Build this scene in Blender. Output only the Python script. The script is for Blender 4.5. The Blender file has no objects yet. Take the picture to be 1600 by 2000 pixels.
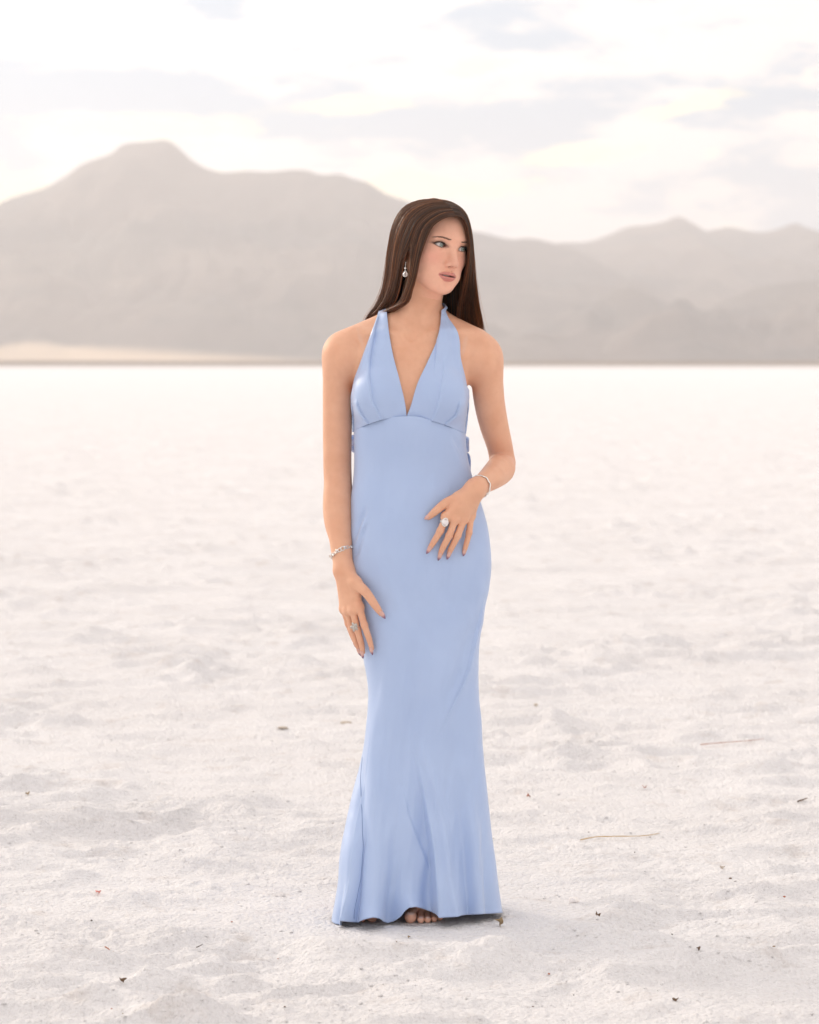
import bpy, bmesh, math, random
import numpy as np
from mathutils import Vector, Matrix

random.seed(7)
rng = np.random.default_rng(7)
scene = bpy.context.scene
col = scene.collection

# ------------------------------------------------------------------ camera
FOCAL = 85.0
CAM = np.array([0.0, -6.8, 1.305])
PITCH = math.radians(2.99)
cam_data = bpy.data.cameras.new('camera')
cam_data.sensor_fit = 'HORIZONTAL'
cam_data.sensor_width = 24.0
cam_data.lens = FOCAL
cam_data.clip_start = 0.1
cam_data.clip_end = 40000.0
cam_data.dof.use_dof = True
cam_data.dof.focus_distance = 6.72
cam_data.dof.aperture_fstop = 5.0
cam = bpy.data.objects.new('camera', cam_data)
cam.location = CAM
cam.rotation_euler = (math.radians(90) - PITCH, 0, 0)
col.objects.link(cam)
scene.camera = cam

# ------------------------------------------------------------------ exposure and render settings
scene.view_settings.view_transform = 'Standard'
scene.view_settings.look = 'None'
scene.view_settings.gamma = 1.0
scene.view_settings.use_curve_mapping = False
scene.view_settings.exposure = 0.51
scene.render.engine = 'CYCLES'
scene.cycles.max_bounces = 10
scene.cycles.diffuse_bounces = 4
scene.cycles.transparent_max_bounces = 16
scene.cycles.volume_bounces = 1
scene.cycles.use_denoising = True

# ------------------------------------------------------------------ sun and sky
SUN_AZ = math.radians(-48.0)      # from straight ahead of the camera, minus = left
SUN_EL = math.radians(20.0)
sun_dir = Vector((math.sin(SUN_AZ) * math.cos(SUN_EL), math.cos(SUN_AZ) * math.cos(SUN_EL), math.sin(SUN_EL)))
sun_data = bpy.data.lights.new('sun', 'SUN')
sun_data.energy = 1.3
sun_data.angle = math.radians(14.0)
sun_data.color = (1.0, 0.86, 0.70)
sun = bpy.data.objects.new('sun', sun_data)
sun.rotation_euler = (-sun_dir).to_track_quat('-Z', 'Y').to_euler()
sun.location = (-3, 5, 6)
col.objects.link(sun)


class NT:
    """small node-tree helper"""
    def __init__(self, tree):
        self.t = tree
        self.n = tree.nodes
        self.l = tree.links

    def node(self, kind, **kw):
        nd = self.n.new(kind)
        for k, v in kw.items():
            setattr(nd, k, v)
        return nd

    def set(self, sock, v):
        if hasattr(v, 'is_linked'):
            self.l.new(v, sock)
        else:
            sock.default_value = v

    def math(self, op, a, b=None, c=None, clamp=False):
        nd = self.node('ShaderNodeMath', operation=op, use_clamp=clamp)
        self.set(nd.inputs[0], a)
        if b is not None:
            self.set(nd.inputs[1], b)
        if c is not None:
            self.set(nd.inputs[2], c)
        return nd.outputs[0]

    def mix(self, f, a, b, blend='MIX'):
        nd = self.node('ShaderNodeMix', data_type='RGBA', blend_type=blend)
        self.set(nd.inputs[0], f)
        for s, v in ((nd.inputs[6], a), (nd.inputs[7], b)):
            if isinstance(v, (tuple, list)):
                v = (*v[:3], 1.0)
            self.set(s, v)
        return nd.outputs[2]

    def remap(self, v, a, b, c=0.0, d=1.0, smooth=True):
        nd = self.node('ShaderNodeMapRange', interpolation_type='SMOOTHSTEP' if smooth else 'LINEAR')
        self.set(nd.inputs[0], v)
        for i, x in enumerate((a, b, c, d)):
            nd.inputs[i + 1].default_value = x
        return nd.outputs[0]

    def noise(self, vec, scale, detail=4.0, rough=0.55, dist=0.0, lac=2.0):
        nd = self.node('ShaderNodeTexNoise')
        if vec is not None:
            self.l.new(vec, nd.inputs['Vector'])
        nd.inputs['Scale'].default_value = scale
        nd.inputs['Detail'].default_value = detail
        nd.inputs['Roughness'].default_value = rough
        nd.inputs['Lacunarity'].default_value = lac
        nd.inputs['Distortion'].default_value = dist
        return nd.outputs[0]

    def mapping(self, vec, scale=(1, 1, 1), loc=(0, 0, 0), rot=(0, 0, 0)):
        nd = self.node('ShaderNodeMapping')
        self.l.new(vec, nd.inputs[0])
        nd.inputs['Location'].default_value = loc
        nd.inputs['Rotation'].default_value = rot
        nd.inputs['Scale'].default_value = scale
        return nd.outputs[0]


world = bpy.data.worlds.new('World')
scene.world = world
world.use_nodes = True
W = NT(world.node_tree)
W.n.clear()
sky = W.node('ShaderNodeTexSky', sky_type='NISHITA', sun_disc=False)
sky.sun_elevation = SUN_EL
sky.sun_rotation = SUN_AZ
sky.dust_density = 2.5
sky.air_density = 1.0
tc = W.node('ShaderNodeTexCoord')
D = tc.outputs['Generated']
sep = W.node('ShaderNodeSeparateXYZ')
W.l.new(D, sep.inputs[0])
dx, dy, dz = sep.outputs
az = W.math('ARCTAN2', dx, dy)                      # 0 = straight ahead
el = W.math('ARCSINE', dz)
wob = W.noise(W.mapping(D, (1, 1, 3.4)), 30.0, 7.0, 0.62)
wob2 = W.noise(W.mapping(D, (1, 1, 3.0), (3.1, 1.7, 0.4)), 60.0, 6.0, 0.62)


def lump(azd, eld, wa, we, slope=0.0):
    """one soft cloud bank, centre and half-size in degrees"""
    a = W.math('MULTIPLY', W.math('SUBTRACT', az, math.radians(azd)), 1.0 / math.radians(wa))
    e0 = W.math('SUBTRACT', el, math.radians(eld))
    e0 = W.math('SUBTRACT', e0, W.math('MULTIPLY', W.math('SUBTRACT', az, math.radians(azd)), slope))
    e = W.math('MULTIPLY', e0, 1.0 / math.radians(we))
    r2 = W.math('ADD', W.math('MULTIPLY', a, a), W.math('MULTIPLY', e, e))
    return W.math('EXPONENT', W.math('MULTIPLY', r2, -1.0))


lumps = None
for L in ((-5.0, 5.15, 3.4, 0.50, -0.09), (-7.4, 5.30, 1.3, 0.42, 0.0), (-5.6, 5.25, 1.8, 0.35, -0.05), (-0.6, 4.6, 2.6, 0.42, -0.04), (3.0, 4.8, 2.2, 0.45, 0.12),
          (7.2, 5.3, 1.2, 0.40, 0.25), (1.3, 6.6, 1.1, 0.45, 0.0), (2.8, 6.3, 0.8, 0.35, 0.1), (-3.9, 7.0, 0.8, 0.35, 0.0),
          (7.6, 3.3, 1.6, 0.9, 0.0), (-7.9, 4.2, 0.9, 0.9, 0.0)):
    g = lump(*L)
    lumps = g if lumps is None else W.math('ADD', lumps, g)
broad = W.noise(W.mapping(D, (1, 1, 2.6), (0.35, 0.2, 0.1)), 7.0, 5.0, 0.55)
dens = W.math('ADD', W.math('MULTIPLY', lumps, 0.56), W.math('MULTIPLY', W.math('SUBTRACT', wob, 0.5), 2.3))
dens = W.math('ADD', dens, W.math('MULTIPLY', W.math('SUBTRACT', broad, 0.5), 0.6))
grey = W.remap(dens, 0.0, 0.56)
edge = W.math('MULTIPLY', W.remap(dens, -0.02, 0.12), W.remap(dens, 0.30, 0.16))
wisp = W.remap(wob2, 0.52, 0.72)
tint = W.noise(W.mapping(D, (1, 1, 2.0), (0.9, 0.3, 0.0)), 11.0, 4.0, 0.5)
cloud = W.mix(W.remap(tint, 0.35, 0.65), (0.845, 0.762, 0.722), (0.840, 0.793, 0.765))
cloud = W.mix(grey, cloud, (0.410, 0.500, 0.610))
glow = W.math('MULTIPLY', edge, wisp)
cloud = W.mix(W.math('MULTIPLY', glow, 0.9), cloud, (1.10, 0.98, 0.78))
# low gaps lit yellow by the sun behind the cloud
gaps = None
for L in ((0.6, 3.35, 2.0, 0.22, 0.03), (-0.1, 3.55, 0.7, 0.22, 0.0), (3.1, 4.0, 1.3, 0.20, 0.08), (-1.0, 5.0, 1.2, 0.16, 0.05), (-5.2, 4.55, 2.4, 0.22, 0.0),
          (-7.9, 3.2, 1.0, 0.5, 0.0), (1.2, 5.75, 0.7, 0.25, 0.1), (5.6, 5.0, 0.8, 0.2, 0.2)):
    g = lump(*L)
    gaps = g if gaps is None else W.math('ADD', gaps, g)
gapm = W.remap(W.math('ADD', gaps, W.math('MULTIPLY', W.math('SUBTRACT', wob2, 0.5), 2.4)), 0.10, 0.95)
cloud = W.mix(W.math('MULTIPLY', gapm, W.remap(gaps, 0.02, 0.25)), cloud, (1.22, 1.02, 0.66))
# cloud around the hidden sun is brighter
sd = W.node('ShaderNodeVectorMath', operation='DOT_PRODUCT')
W.l.new(D, sd.inputs[0])
sd.inputs[1].default_value = sun_dir
ang = W.math('ARCCOSINE', sd.outputs['Value'], clamp=False)
aur = W.math('EXPONENT', W.math('MULTIPLY', W.math('POWER', W.math('MULTIPLY', ang, 1.0 / math.radians(32.0)), 2.0), -1.0))
boost = W.math('ADD', 1.0, W.math('MULTIPLY', aur, 0.8))
bc = W.node('ShaderNodeCombineColor')
for i_, w_ in enumerate((1.0, 0.97, 0.92)):
    W.l.new(W.math('ADD', 1.0, W.math('MULTIPLY', aur, 0.8 * w_)), bc.inputs[i_])
cloud = W.mix(1.0, cloud, bc.outputs[0], 'MULTIPLY')
# thin veil: the clear sky shows a little through the cloud
cloud10 = W.mix(1.0, cloud, (10.0, 10.0, 10.0), 'MULTIPLY')
veil = W.math('SUBTRACT', 1.0, W.math('MULTIPLY', grey, 0.10))
skycol = W.mix(veil, sky.outputs[0], cloud10)
bg = W.node('ShaderNodeBackground')
W.l.new(skycol, bg.inputs[0])
bg.inputs[1].default_value = 0.1
wo = W.node('ShaderNodeOutputWorld')
W.l.new(bg.outputs[0], wo.inputs[0])


# ------------------------------------------------------------------ helpers
def tag(o, label=None, cat=None, group=None, kind=None):
    if label:
        o['label'] = label
    if cat:
        o['category'] = cat
    if group:
        o['group'] = group
    if kind:
        o['kind'] = kind
    return o


def empty(name, loc=(0, 0, 0)):
    o = bpy.data.objects.new(name, None)
    o.location = loc
    o.empty_display_size = 0.1
    col.objects.link(o)
    return o


def link_mesh(name, verts, faces, mat=None, parent=None, smooth=True, origin=None):
    """verts Nx3 array, faces list or MxK array -> one mesh object"""
    verts = np.asarray(verts, dtype=np.float64)
    if origin is not None:
        verts = verts - np.asarray(origin)
    me = bpy.data.meshes.new(name)
    if isinstance(faces, np.ndarray):
        m, k = faces.shape
        me.vertices.add(len(verts))
        me.vertices.foreach_set('co', verts.astype(np.float32).ravel())
        me.loops.add(m * k)
        me.loops.foreach_set('vertex_index', faces.astype(np.int32).ravel())
        me.polygons.add(m)
        me.polygons.foreach_set('loop_start', (np.arange(m) * k).astype(np.int32))
        me.update(calc_edges=True)
        me.validate()
    else:
        me.from_pydata([tuple(v) for v in verts], [], faces)
        me.update()
    if smooth and len(me.polygons):
        me.polygons.foreach_set('use_smooth', np.ones(len(me.polygons), dtype=bool))
    o = bpy.data.objects.new(name, me)
    if mat is not None:
        me.materials.append(mat)
    if origin is not None:
        o.location = origin
    col.objects.link(o)
    if parent is not None:
        o.parent = parent
        o.matrix_parent_inverse = Matrix.Translation(-Vector(parent.location))
    return o


def vcol(o, name, rgb):
    at = o.data.attributes.new(name, 'FLOAT_COLOR', 'POINT')
    a = np.ones((len(o.data.vertices), 4), dtype=np.float32)
    a[:, :3] = rgb
    at.data.foreach_set('color', a.ravel())


def grid_faces(nr, nc, wrap=False):
    r = np.arange(nr - 1)[:, None]
    c = np.arange(nc if wrap else nc - 1)[None, :]
    c2 = (c + 1) % nc
    a = r * nc + c
    b = r * nc + c2
    d = (r + 1) * nc + c
    e = (r + 1) * nc + c2
    return np.stack([a, b, e, d], -1).reshape(-1, 4)


def material(name):
    m = bpy.data.materials.new(name)
    m.use_nodes = True
    t = NT(m.node_tree)
    t.n.clear()
    p = t.node('ShaderNodeBsdfPrincipled')
    out = t.node('ShaderNodeOutputMaterial')
    t.l.new(p.outputs[0], out.inputs[0])
    return m, t, p, out


def simple_mat(name, color, rough=0.5, metal=0.0, spec=0.5):
    m, t, p, out = material(name)
    p.inputs['Base Color'].default_value = (*color, 1)
    p.inputs['Roughness'].default_value = rough
    p.inputs['Metallic'].default_value = metal
    p.inputs['Specular IOR Level'].default_value = spec
    return m


def bump(t, p, height, strength, distance):
    b = t.node('ShaderNodeBump')
    b.inputs['Strength'].default_value = strength
    b.inputs['Distance'].default_value = distance
    t.l.new(height, b.inputs['Height'])
    t.l.new(b.outputs[0], p.inputs['Normal'])
    return b


def _hash(ix, iy, seed):
    h = (ix.astype(np.int64) * 374761393 + iy.astype(np.int64) * 668265263 + seed * 144269504) & 0xFFFFFFFF
    h = ((h ^ (h >> 13)) * 1274126177) & 0xFFFFFFFF
    return ((h ^ (h >> 16)) & 0xFFFF) / 65536.0


def pn2(x, y, seed=0):
    """2-D gradient noise, about -0.7..0.7"""
    ix = np.floor(x); iy = np.floor(y)
    fx = x - ix; fy = y - iy
    ix = ix.astype(np.int64); iy = iy.astype(np.int64)
    ux = fx * fx * fx * (fx * (fx * 6 - 15) + 10)
    uy = fy * fy * fy * (fy * (fy * 6 - 15) + 10)

    def g(a, b, px, py):
        th = _hash(a, b, seed) * (2 * np.pi)
        return np.cos(th) * px + np.sin(th) * py
    n00 = g(ix, iy, fx, fy); n10 = g(ix + 1, iy, fx - 1, fy)
    n01 = g(ix, iy + 1, fx, fy - 1); n11 = g(ix + 1, iy + 1, fx - 1, fy - 1)
    return (n00 * (1 - ux) + n10 * ux) * (1 - uy) + (n01 * (1 - ux) + n11 * ux) * uy


def fbm(x, y, octaves=4, seed=0, gain=0.5, lac=2.03):
    s = np.zeros_like(x); a = 1.0
    for i in range(octaves):
        s += a * pn2(x, y, seed + i * 17)
        x = x * lac + 13.7; y = y * lac - 7.3; a *= gain
    return s


def ridged(x, y, octaves=4, seed=0, gain=0.5):
    s = np.zeros_like(x); a = 1.0
    for i in range(octaves):
        s += a * (1 - 2.2 * np.abs(pn2(x, y, seed + i * 31)))
        x = x * 2.07 + 5.1; y = y * 2.07 - 3.3; a *= gain
    return s


def sstep(a, b, x):
    t = np.clip((x - a) / (b - a), 0, 1)
    return t * t * (3 - 2 * t)


FPX = FOCAL / 24.0 * 1600.0
_f = np.array([0, math.cos(PITCH), -math.sin(PITCH)])
_u = np.array([0, math.sin(PITCH), math.cos(PITCH)])
_r = np.array([1.0, 0, 0])


def U(px, py, y=0.0):
    """metres of a point measured on the photograph, at depth y in front of / behind the standing line"""
    px = np.asarray(px, float); py = np.asarray(py, float); y = np.asarray(y, float)
    d = ((px - 800) / FPX)[..., None] * _r + ((1000 - py) / FPX)[..., None] * _u + _f
    t = (y - CAM[1]) / d[..., 1]
    return CAM + t[..., None] * d


def on_ground(px, py):
    d = (px - 800) / FPX * _r + (1000 - py) / FPX * _u + _f
    t = -CAM[2] / d[2]
    return CAM + t * d


def interp(x, xs, ys):
    """monotone-ish cubic through table points (Catmull-Rom on a sorted table)"""
    xs = np.asarray(xs, float); ys = np.asarray(ys, float)
    m = np.gradient(ys, xs)
    x = np.clip(np.asarray(x, float), xs[0], xs[-1])
    i = np.clip(np.searchsorted(xs, x) - 1, 0, len(xs) - 2)
    h = xs[i + 1] - xs[i]
    t = (x - xs[i]) / h
    t2 = t * t; t3 = t2 * t
    return (2 * t3 - 3 * t2 + 1) * ys[i] + (t3 - 2 * t2 + t) * h * m[i] + (-2 * t3 + 3 * t2) * ys[i + 1] + (t3 - t2) * h * m[i + 1]

# ------------------------------------------------------------------ the salt flat: one sheet from the camera to beyond the mountains
def ground_h(x, y):
    """height of the salt crust in metres"""
    # crust: thin curved pressure ridges round shallow pans, rough broken ground between
    wx = x + 0.10 * fbm(x * 2.1, y * 2.1, 2, 5)
    wy = y + 0.10 * fbm(x * 2.1 + 9, y * 2.1 + 4, 2, 6)
    patch = sstep(-0.25, 0.35, fbm(x * 0.7 - 5, y * 0.7 + 2, 2, 71))
    r1 = 1 - np.abs(pn2(wx * 1.05, wy * 2.1, 11)) * 2.6
    r2 = 1 - np.abs(pn2(wx * 1.9 + 4, wy * 4.3, 12)) * 2.4
    h = 0.022 * np.clip(r1, 0, 1) ** 2.6 + 0.025 * np.clip(r2, 0, 1) ** 2.0 * (0.35 + 0.9 * patch)
    med = fbm(wx * 4.4, wy * 9.0, 3, 23)
    h += 0.0185 * med * (0.35 + patch)
    # crumbly clumps, steeper on one side
    cl = np.clip(fbm(wx * 2.9 + 30, wy * 5.6, 3, 61) - 0.16, 0, 1)
    h += 0.056 * cl ** 1.1 * (0.5 + 0.7 * patch)
    rough = 0.45 + 0.9 * sstep(-0.2, 0.5, fbm(x * 2.7, y * 2.7, 2, 81))
    h += (0.0062 * fbm(x * 17, y * 17, 2, 41) + 0.0052 * fbm(x * 42, y * 42, 3, 43)) * rough
    return h - 0.022


def ground_z(x, y):
    x = np.asarray(x, float); y = np.asarray(y, float)
    h = ground_h(x, y)
    # trodden level where she stands
    r = np.hypot((x + 0.02) / 0.42, (y + 0.0) / 0.34)
    k = sstep(0.75, 1.5, r)
    h = h * k + (1 - k) * (0.0030 * fbm(x * 42, y * 42, 3, 43) + 0.0030 * fbm(x * 16, y * 16, 2, 41) - 0.003)
    far = sstep(400.0, 900.0, np.hypot(x, y))
    return h * (1 - 0.6 * far)


def build_ground():
    # rows: distance from the point below the camera; steps follow what the lens resolves, coarse elsewhere
    rows = [0.0, 1.2, 2.4, 3.4, 4.2, 4.8]
    r = 5.2
    while r < 5200:
        rows.append(r)
        r += max(0.0085, r * r / 3830.0 * 0.80)
    rows = np.array(rows + [5200.0])
    a_in = np.linspace(-0.215, 0.215, 430)
    a_l = np.linspace(-math.pi, -0.215, 60)[:-1]
    ang = np.concatenate([a_l, a_in, -a_l[::-1]])
    R, A = np.meshgrid(rows, ang, indexing='ij')
    jit = rng.uniform(-0.35, 0.35, R.shape)
    X = R * np.sin(A)
    Y = CAM[1] + R * np.cos(A)
    Z = ground_z(X, Y)
    edge = np.abs(A) > 0.22
    Z[edge] = ground_z(X[edge], Y[edge]) * 0.5 - 0.004
    # low mud bank and lake shore at the foot of the mountains
    d = Y
    Z += 1.1 * sstep(930, 1500, d) * (np.abs(A) < 1.2) + 0.5 * sstep(900, 1500, d) * fbm(X / 160, Y / 160, 3, 3) * (np.abs(A) < 1.2)
    V = np.stack([X, Y, Z], -1).reshape(-1, 3)
    F = grid_faces(len(rows), len(ang))[:, ::-1]
    m, t, p, out = material('salt_crust')
    geo = t.node('ShaderNodeNewGeometry')
    P = geo.outputs['Position']
    sp = t.node('ShaderNodeSeparateXYZ')
    t.l.new(P, sp.inputs[0])
    n1 = t.noise(P, 1.1, 5, 0.6)
    n2 = t.noise(P, 7.0, 6, 0.65)
    n3 = t.noise(P, 120.0, 3, 0.6)
    base = t.mix(t.remap(n1, 0.35, 0.65), (0.815, 0.802, 0.806), (0.860, 0.850, 0.856))
    base = t.mix(t.math('MULTIPLY', t.remap(n2, 0.54, 0.72), 0.55), base, (0.68, 0.63, 0.60))
    base = t.mix(t.math('MULTIPLY', t.remap(n3, 0.54, 0.70), 0.30), base, (0.59, 0.545, 0.51))
    # brown mud beyond the salt
    mudn = t.noise(t.mapping(P, (0.0012, 0.004, 0)), 1.0, 4, 0.6)
    shore = t.math('ADD', sp.outputs[1], t.math('MULTIPLY', t.math('SUBTRACT', mudn, 0.5), 260.0))
    base = t.mix(t.remap(shore, 330, 1050), base, (0.24, 0.19, 0.15))
    t.l.new(base, p.inputs['Base Color'])
    p.inputs['Roughness'].default_value = 0.85
    p.inputs['Specular IOR Level'].default_value = 0.0
    p.inputs['Diffuse Roughness'].default_value = 0.0
    # crystals: rough grain a few millimetres across, finer and coarser by patch
    vor = t.node('ShaderNodeTexVoronoi', feature='SMOOTH_F1')
    t.l.new(P, vor.inputs['Vector'])
    vor.inputs['Scale'].default_value = 95.0
    g1 = t.noise(P, 60.0, 5, 0.65)
    g2 = t.noise(P, 210.0, 3, 0.6)
    hgt = t.math('ADD', t.math('MULTIPLY', g1, 1.3), t.math('MULTIPLY', g2, 0.5))
    hgt = t.math('SUBTRACT', hgt, t.math('MULTIPLY', vor.outputs[0], 0.9))
    bump(t, p, hgt, 0.9, 0.010)
    o = link_mesh('salt_ground', V, F, m)
    tag(o, 'white rippled salt crust of the flat reaching to the mountains', kind='structure')
    return o


build_ground()


# loose salt crumbs: broken crust lying everywhere, far too many to count
def build_crumbs():
    rg = np.random.default_rng(21)
    n = 8000
    r = 5.3 + 11.5 * rg.uniform(0, 1, n) ** 1.7
    a = rg.uniform(-0.20, 0.20, n)
    x = r * np.sin(a); y = CAM[1] + r * np.cos(a)
    keep = (np.hypot((x + 0.02) / 0.22, y / 0.20) > 1) & (fbm(x * 2.2, y * 2.2, 3, 91) + 0.35 * rg.uniform(-1, 1, n) > -0.05)
    x, y, r = x[keep], y[keep], r[keep]
    n = len(x)
    z = ground_z(x, y)
    s = 0.0016 + 0.0042 * rg.uniform(0, 1, n) ** 3.0
    base = np.array([(1, 0, 0), (-1, 0, 0), (0, 1, 0), (0, -1, 0), (0, 0, 1), (0, 0, -1)], float)
    V = base[None] * (s[:, None, None] * rg.uniform(0.65, 1.3, (n, 6, 1)))
    V[..., 2] *= 0.6
    th = rg.uniform(0, 6.28, n)
    c, q = np.cos(th)[:, None], np.sin(th)[:, None]
    X0 = V[..., 0] * c - V[..., 1] * q; Y0 = V[..., 0] * q + V[..., 1] * c
    V = np.stack([X0 + x[:, None], Y0 + y[:, None], V[..., 2] + (z + 0.15 * s)[:, None]], -1).reshape(-1, 3)
    f = np.array([(0, 2, 4), (2, 1, 4), (1, 3, 4), (3, 0, 4), (2, 0, 5), (1, 2, 5), (3, 1, 5), (0, 3, 5)])
    F = (f[None] + (np.arange(n) * 6)[:, None, None]).reshape(-1, 3)
    m = bpy.data.materials['salt_crust']
    o = link_mesh('salt_crumbs', V, F, m, smooth=False)
    tag(o, 'loose white salt crumbs strewn over the crust', kind='stuff')


build_crumbs()


# ------------------------------------------------------------------ mountains
def mountain_mat():
    m, t, p, out = material('desert_rock')
    geo = t.node('ShaderNodeNewGeometry')
    P = geo.outputs['Position']
    at = t.node('ShaderNodeAttribute', attribute_name='cover')
    n1 = t.noise(t.mapping(P, (0.004, 0.004, 0.010)), 1.0, 7, 0.6)
    n2 = t.noise(t.mapping(P, (0.002, 0.002, 0.035), (4, 0, 0)), 1.0, 4, 0.6)
    base = t.mix(t.remap(n1, 0.38, 0.62), (0.150, 0.128, 0.120), (0.195, 0.165, 0.150))
    base = t.mix(t.math('MULTIPLY', t.remap(n2, 0.5, 0.62), 0.35), base, (0.28, 0.235, 0.20))
    base = t.mix(t.math('MULTIPLY', t.remap(n1, 0.55, 0.42), 0.30), base, (0.12, 0.125, 0.125))
    base = t.mix(at.outputs['Fac'], base, (0.68, 0.54, 0.40))
    t.l.new(base, p.inputs['Base Color'])
    p.inputs['Roughness'].default_value = 0.95
    p.inputs['Specular IOR Level'].default_value = 0.1
    return m


MOUNT = mountain_mat()


def build_range(name, label, prof, depth, front, back, seed, fan=False, nx=420, ny=150):
    """heightfield range: prof = crest points measured on the photograph at distance depth"""
    pts = np.array([U(a, b, depth) for a, b in prof])
    x0, x1 = pts[0, 0], pts[-1, 0]
    X, T = np.meshgrid(np.linspace(x0, x1, nx), np.linspace(0, 1, ny), indexing='ij')
    Y = depth - front + (front + back) * T
    crest = interp(X, pts[:, 0], pts[:, 2])
    # spurs: crest depth wanders, flanks are cut by gullies
    cy = depth + 60 * fbm(X / 420, X * 0 + seed, 2, seed)
    s = np.where(Y < cy, (Y - (depth - front)) / (cy - (depth - front)), 1 - (Y - cy) / (depth + back - cy))
    s = np.clip(s, 0, 1)
    prof_s = s ** 1.35
    gul = ridged(X / 190 + 0.25 * fbm(X / 300, Y / 300, 2, seed + 3), Y / 520, 4, seed + 5, 0.55)
    rough = fbm(X / 90, Y / 90, 4, seed + 9)
    Z = crest * prof_s
    amp = np.sin(np.pi * np.clip(s, 0, 1)) ** 0.8
    Z += amp * (gul - 0.8) * 26 + amp * rough * 9
    Z = np.minimum(Z, crest * (0.985 - 0.0 * s) + 400 * (1 - s) * (s < 1))
    Z = Z * sstep(0, 0.06, T) * sstep(0, 0.04, 1 - T) - 3.0
    cov = np.zeros_like(X)
    if fan:
        # pale alluvial apron along the foot
        apron = 16 + 9 * fbm(X / 260, X * 0 + 3.3, 3, 77) - 0.012 * (X - U(250, 700, depth)[0])
        left = sstep(U(20, 700, depth)[0], U(170, 700, depth)[0], X + 3.0 * (Z - 14))
        right = sstep(U(690, 700, depth)[0], U(430, 700, depth)[0], X + 14 * (Z - 4))
        cov = sstep(1.15, 0.8, (Z + 6 * fbm(X / 70, Y / 70, 3, 8)) / np.maximum(apron, 1)) * left * right
    V = np.stack([X, Y, Z], -1).reshape(-1, 3)
    F = grid_faces(nx, ny)[:, ::-1]
    o = link_mesh(name, V, F, MOUNT)
    vcol(o, 'cover', np.repeat(cov.reshape(-1, 1), 3, 1))
    tag(o, label, kind='structure')
    return o


LEFT_RANGE = [(-900, 640), (-600, 540), (-420, 505), (-250, 455), (-120, 430), (0, 395), (20, 381), (50, 371), (80, 362), (130, 335), (160, 312),
              (195, 299), (222, 290), (238, 277), (262, 270), (300, 268), (330, 268), (345, 277), (370, 299), (400, 318), (430, 328),
              (480, 327), (540, 327), (575, 324), (600, 326), (625, 334), (670, 335), (690, 343), (720, 352), (755, 373), (800, 388),
              (850, 408), (900, 436), (960, 452), (1000, 459), (1040, 458), (1080, 466), (1130, 480), (1200, 520), (1300, 590), (1400, 680)]
RIGHT_RANGE = [(700, 690), (850, 610), (960, 520), (1040, 482), (1090, 470), (1150, 467), (1180, 457), (1220, 440), (1270, 434), (1300, 426), (1323, 418),
               (1345, 430), (1372, 445), (1395, 442), (1418, 438), (1440, 442), (1470, 448), (1500, 446), (1530, 437), (1558, 430),
               (1580, 438), (1605, 445), (1700, 462), (1850, 440), (2050, 470), (2300, 520), (2600, 600), (2900, 660)]
build_range('mesa_mountain', 'broad hazy mountain with a flat-topped summit', LEFT_RANGE, 3000.0, 900.0, 700.0, 3, fan=True)
build_range('far_mountain_range', 'lower hazy ridge with small pointed peaks', RIGHT_RANGE, 3700.0, 1500.0, 700.0, 19)
LOW_RANGE = [(900, 702), (980, 672), (1060, 640), (1120, 610), (1170, 585), (1205, 566), (1240, 580), (1290, 605), (1340, 615), (1400, 590),
             (1470, 560), (1540, 545), (1600, 540), (1700, 545), (1850, 560), (2050, 600), (2300, 690)]
build_range('foothill', 'darker low foothills in front of the ridge', LOW_RANGE, 2350.0, 500.0, 450.0, 31, nx=300, ny=110)


# ------------------------------------------------------------------ haze
def build_haze():
    lo, hi = np.array([-5600, -5300 + CAM[1], -5.0]), np.array([5600, 5300, 285.0])
    c = [(x, y, z) for x in (lo[0], hi[0]) for y in (lo[1], hi[1]) for z in (lo[2], hi[2])]
    f = [(0, 1, 3, 2), (4, 6, 7, 5), (0, 4, 5, 1), (2, 3, 7, 6), (0, 2, 6, 4), (1, 5, 7, 3)]
    m = bpy.data.materials.new('haze_air')
    m.use_nodes = True
    t = NT(m.node_tree)
    t.n.clear()
    v = t.node('ShaderNodeVolumePrincipled')
    v.inputs['Color'].default_value = (0.96, 0.97, 1.0, 1)
    v.inputs['Density'].default_value = 3.3e-4
    v.inputs['Anisotropy'].default_value = 0.45
    out = t.node('ShaderNodeOutputMaterial')
    t.l.new(v.outputs[0], out.inputs['Volume'])
    o = link_mesh('haze', np.array(c, float), f, m, smooth=False)
    tag(o, 'pale evening haze over the salt flat', kind='stuff')
    return o


build_haze()

# ------------------------------------------------------------------ implicit-surface toolkit

def smin(a, b, k):
    h = np.maximum(k - np.abs(a - b), 0.0) / np.maximum(k, 1e-6)
    return np.minimum(a, b) - h * h * k * 0.25


def smax(a, b, k):
    return -smin(-a, -b, k)


class _Chunk:
    w = None


TLS = _Chunk()


def _far(c, r):
    """true when the current chunk of points lies well away from a ball (c, r)"""
    w = getattr(TLS, 'w', None)
    if w is None:
        return False
    q = w[0]
    dx = q[0] - c[0]; dy = q[1] - c[1]; dz = q[2] - c[2]
    return math.sqrt(dx * dx + dy * dy + dz * dz) - r - w[1] > MARGIN


def sph(P, c, r):
    if _far(c, r):
        return np.full(len(P), 1.0)
    x = P[:, 0] - c[0]; y = P[:, 1] - c[1]; z = P[:, 2] - c[2]
    return np.sqrt(x * x + y * y + z * z) - r


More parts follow.
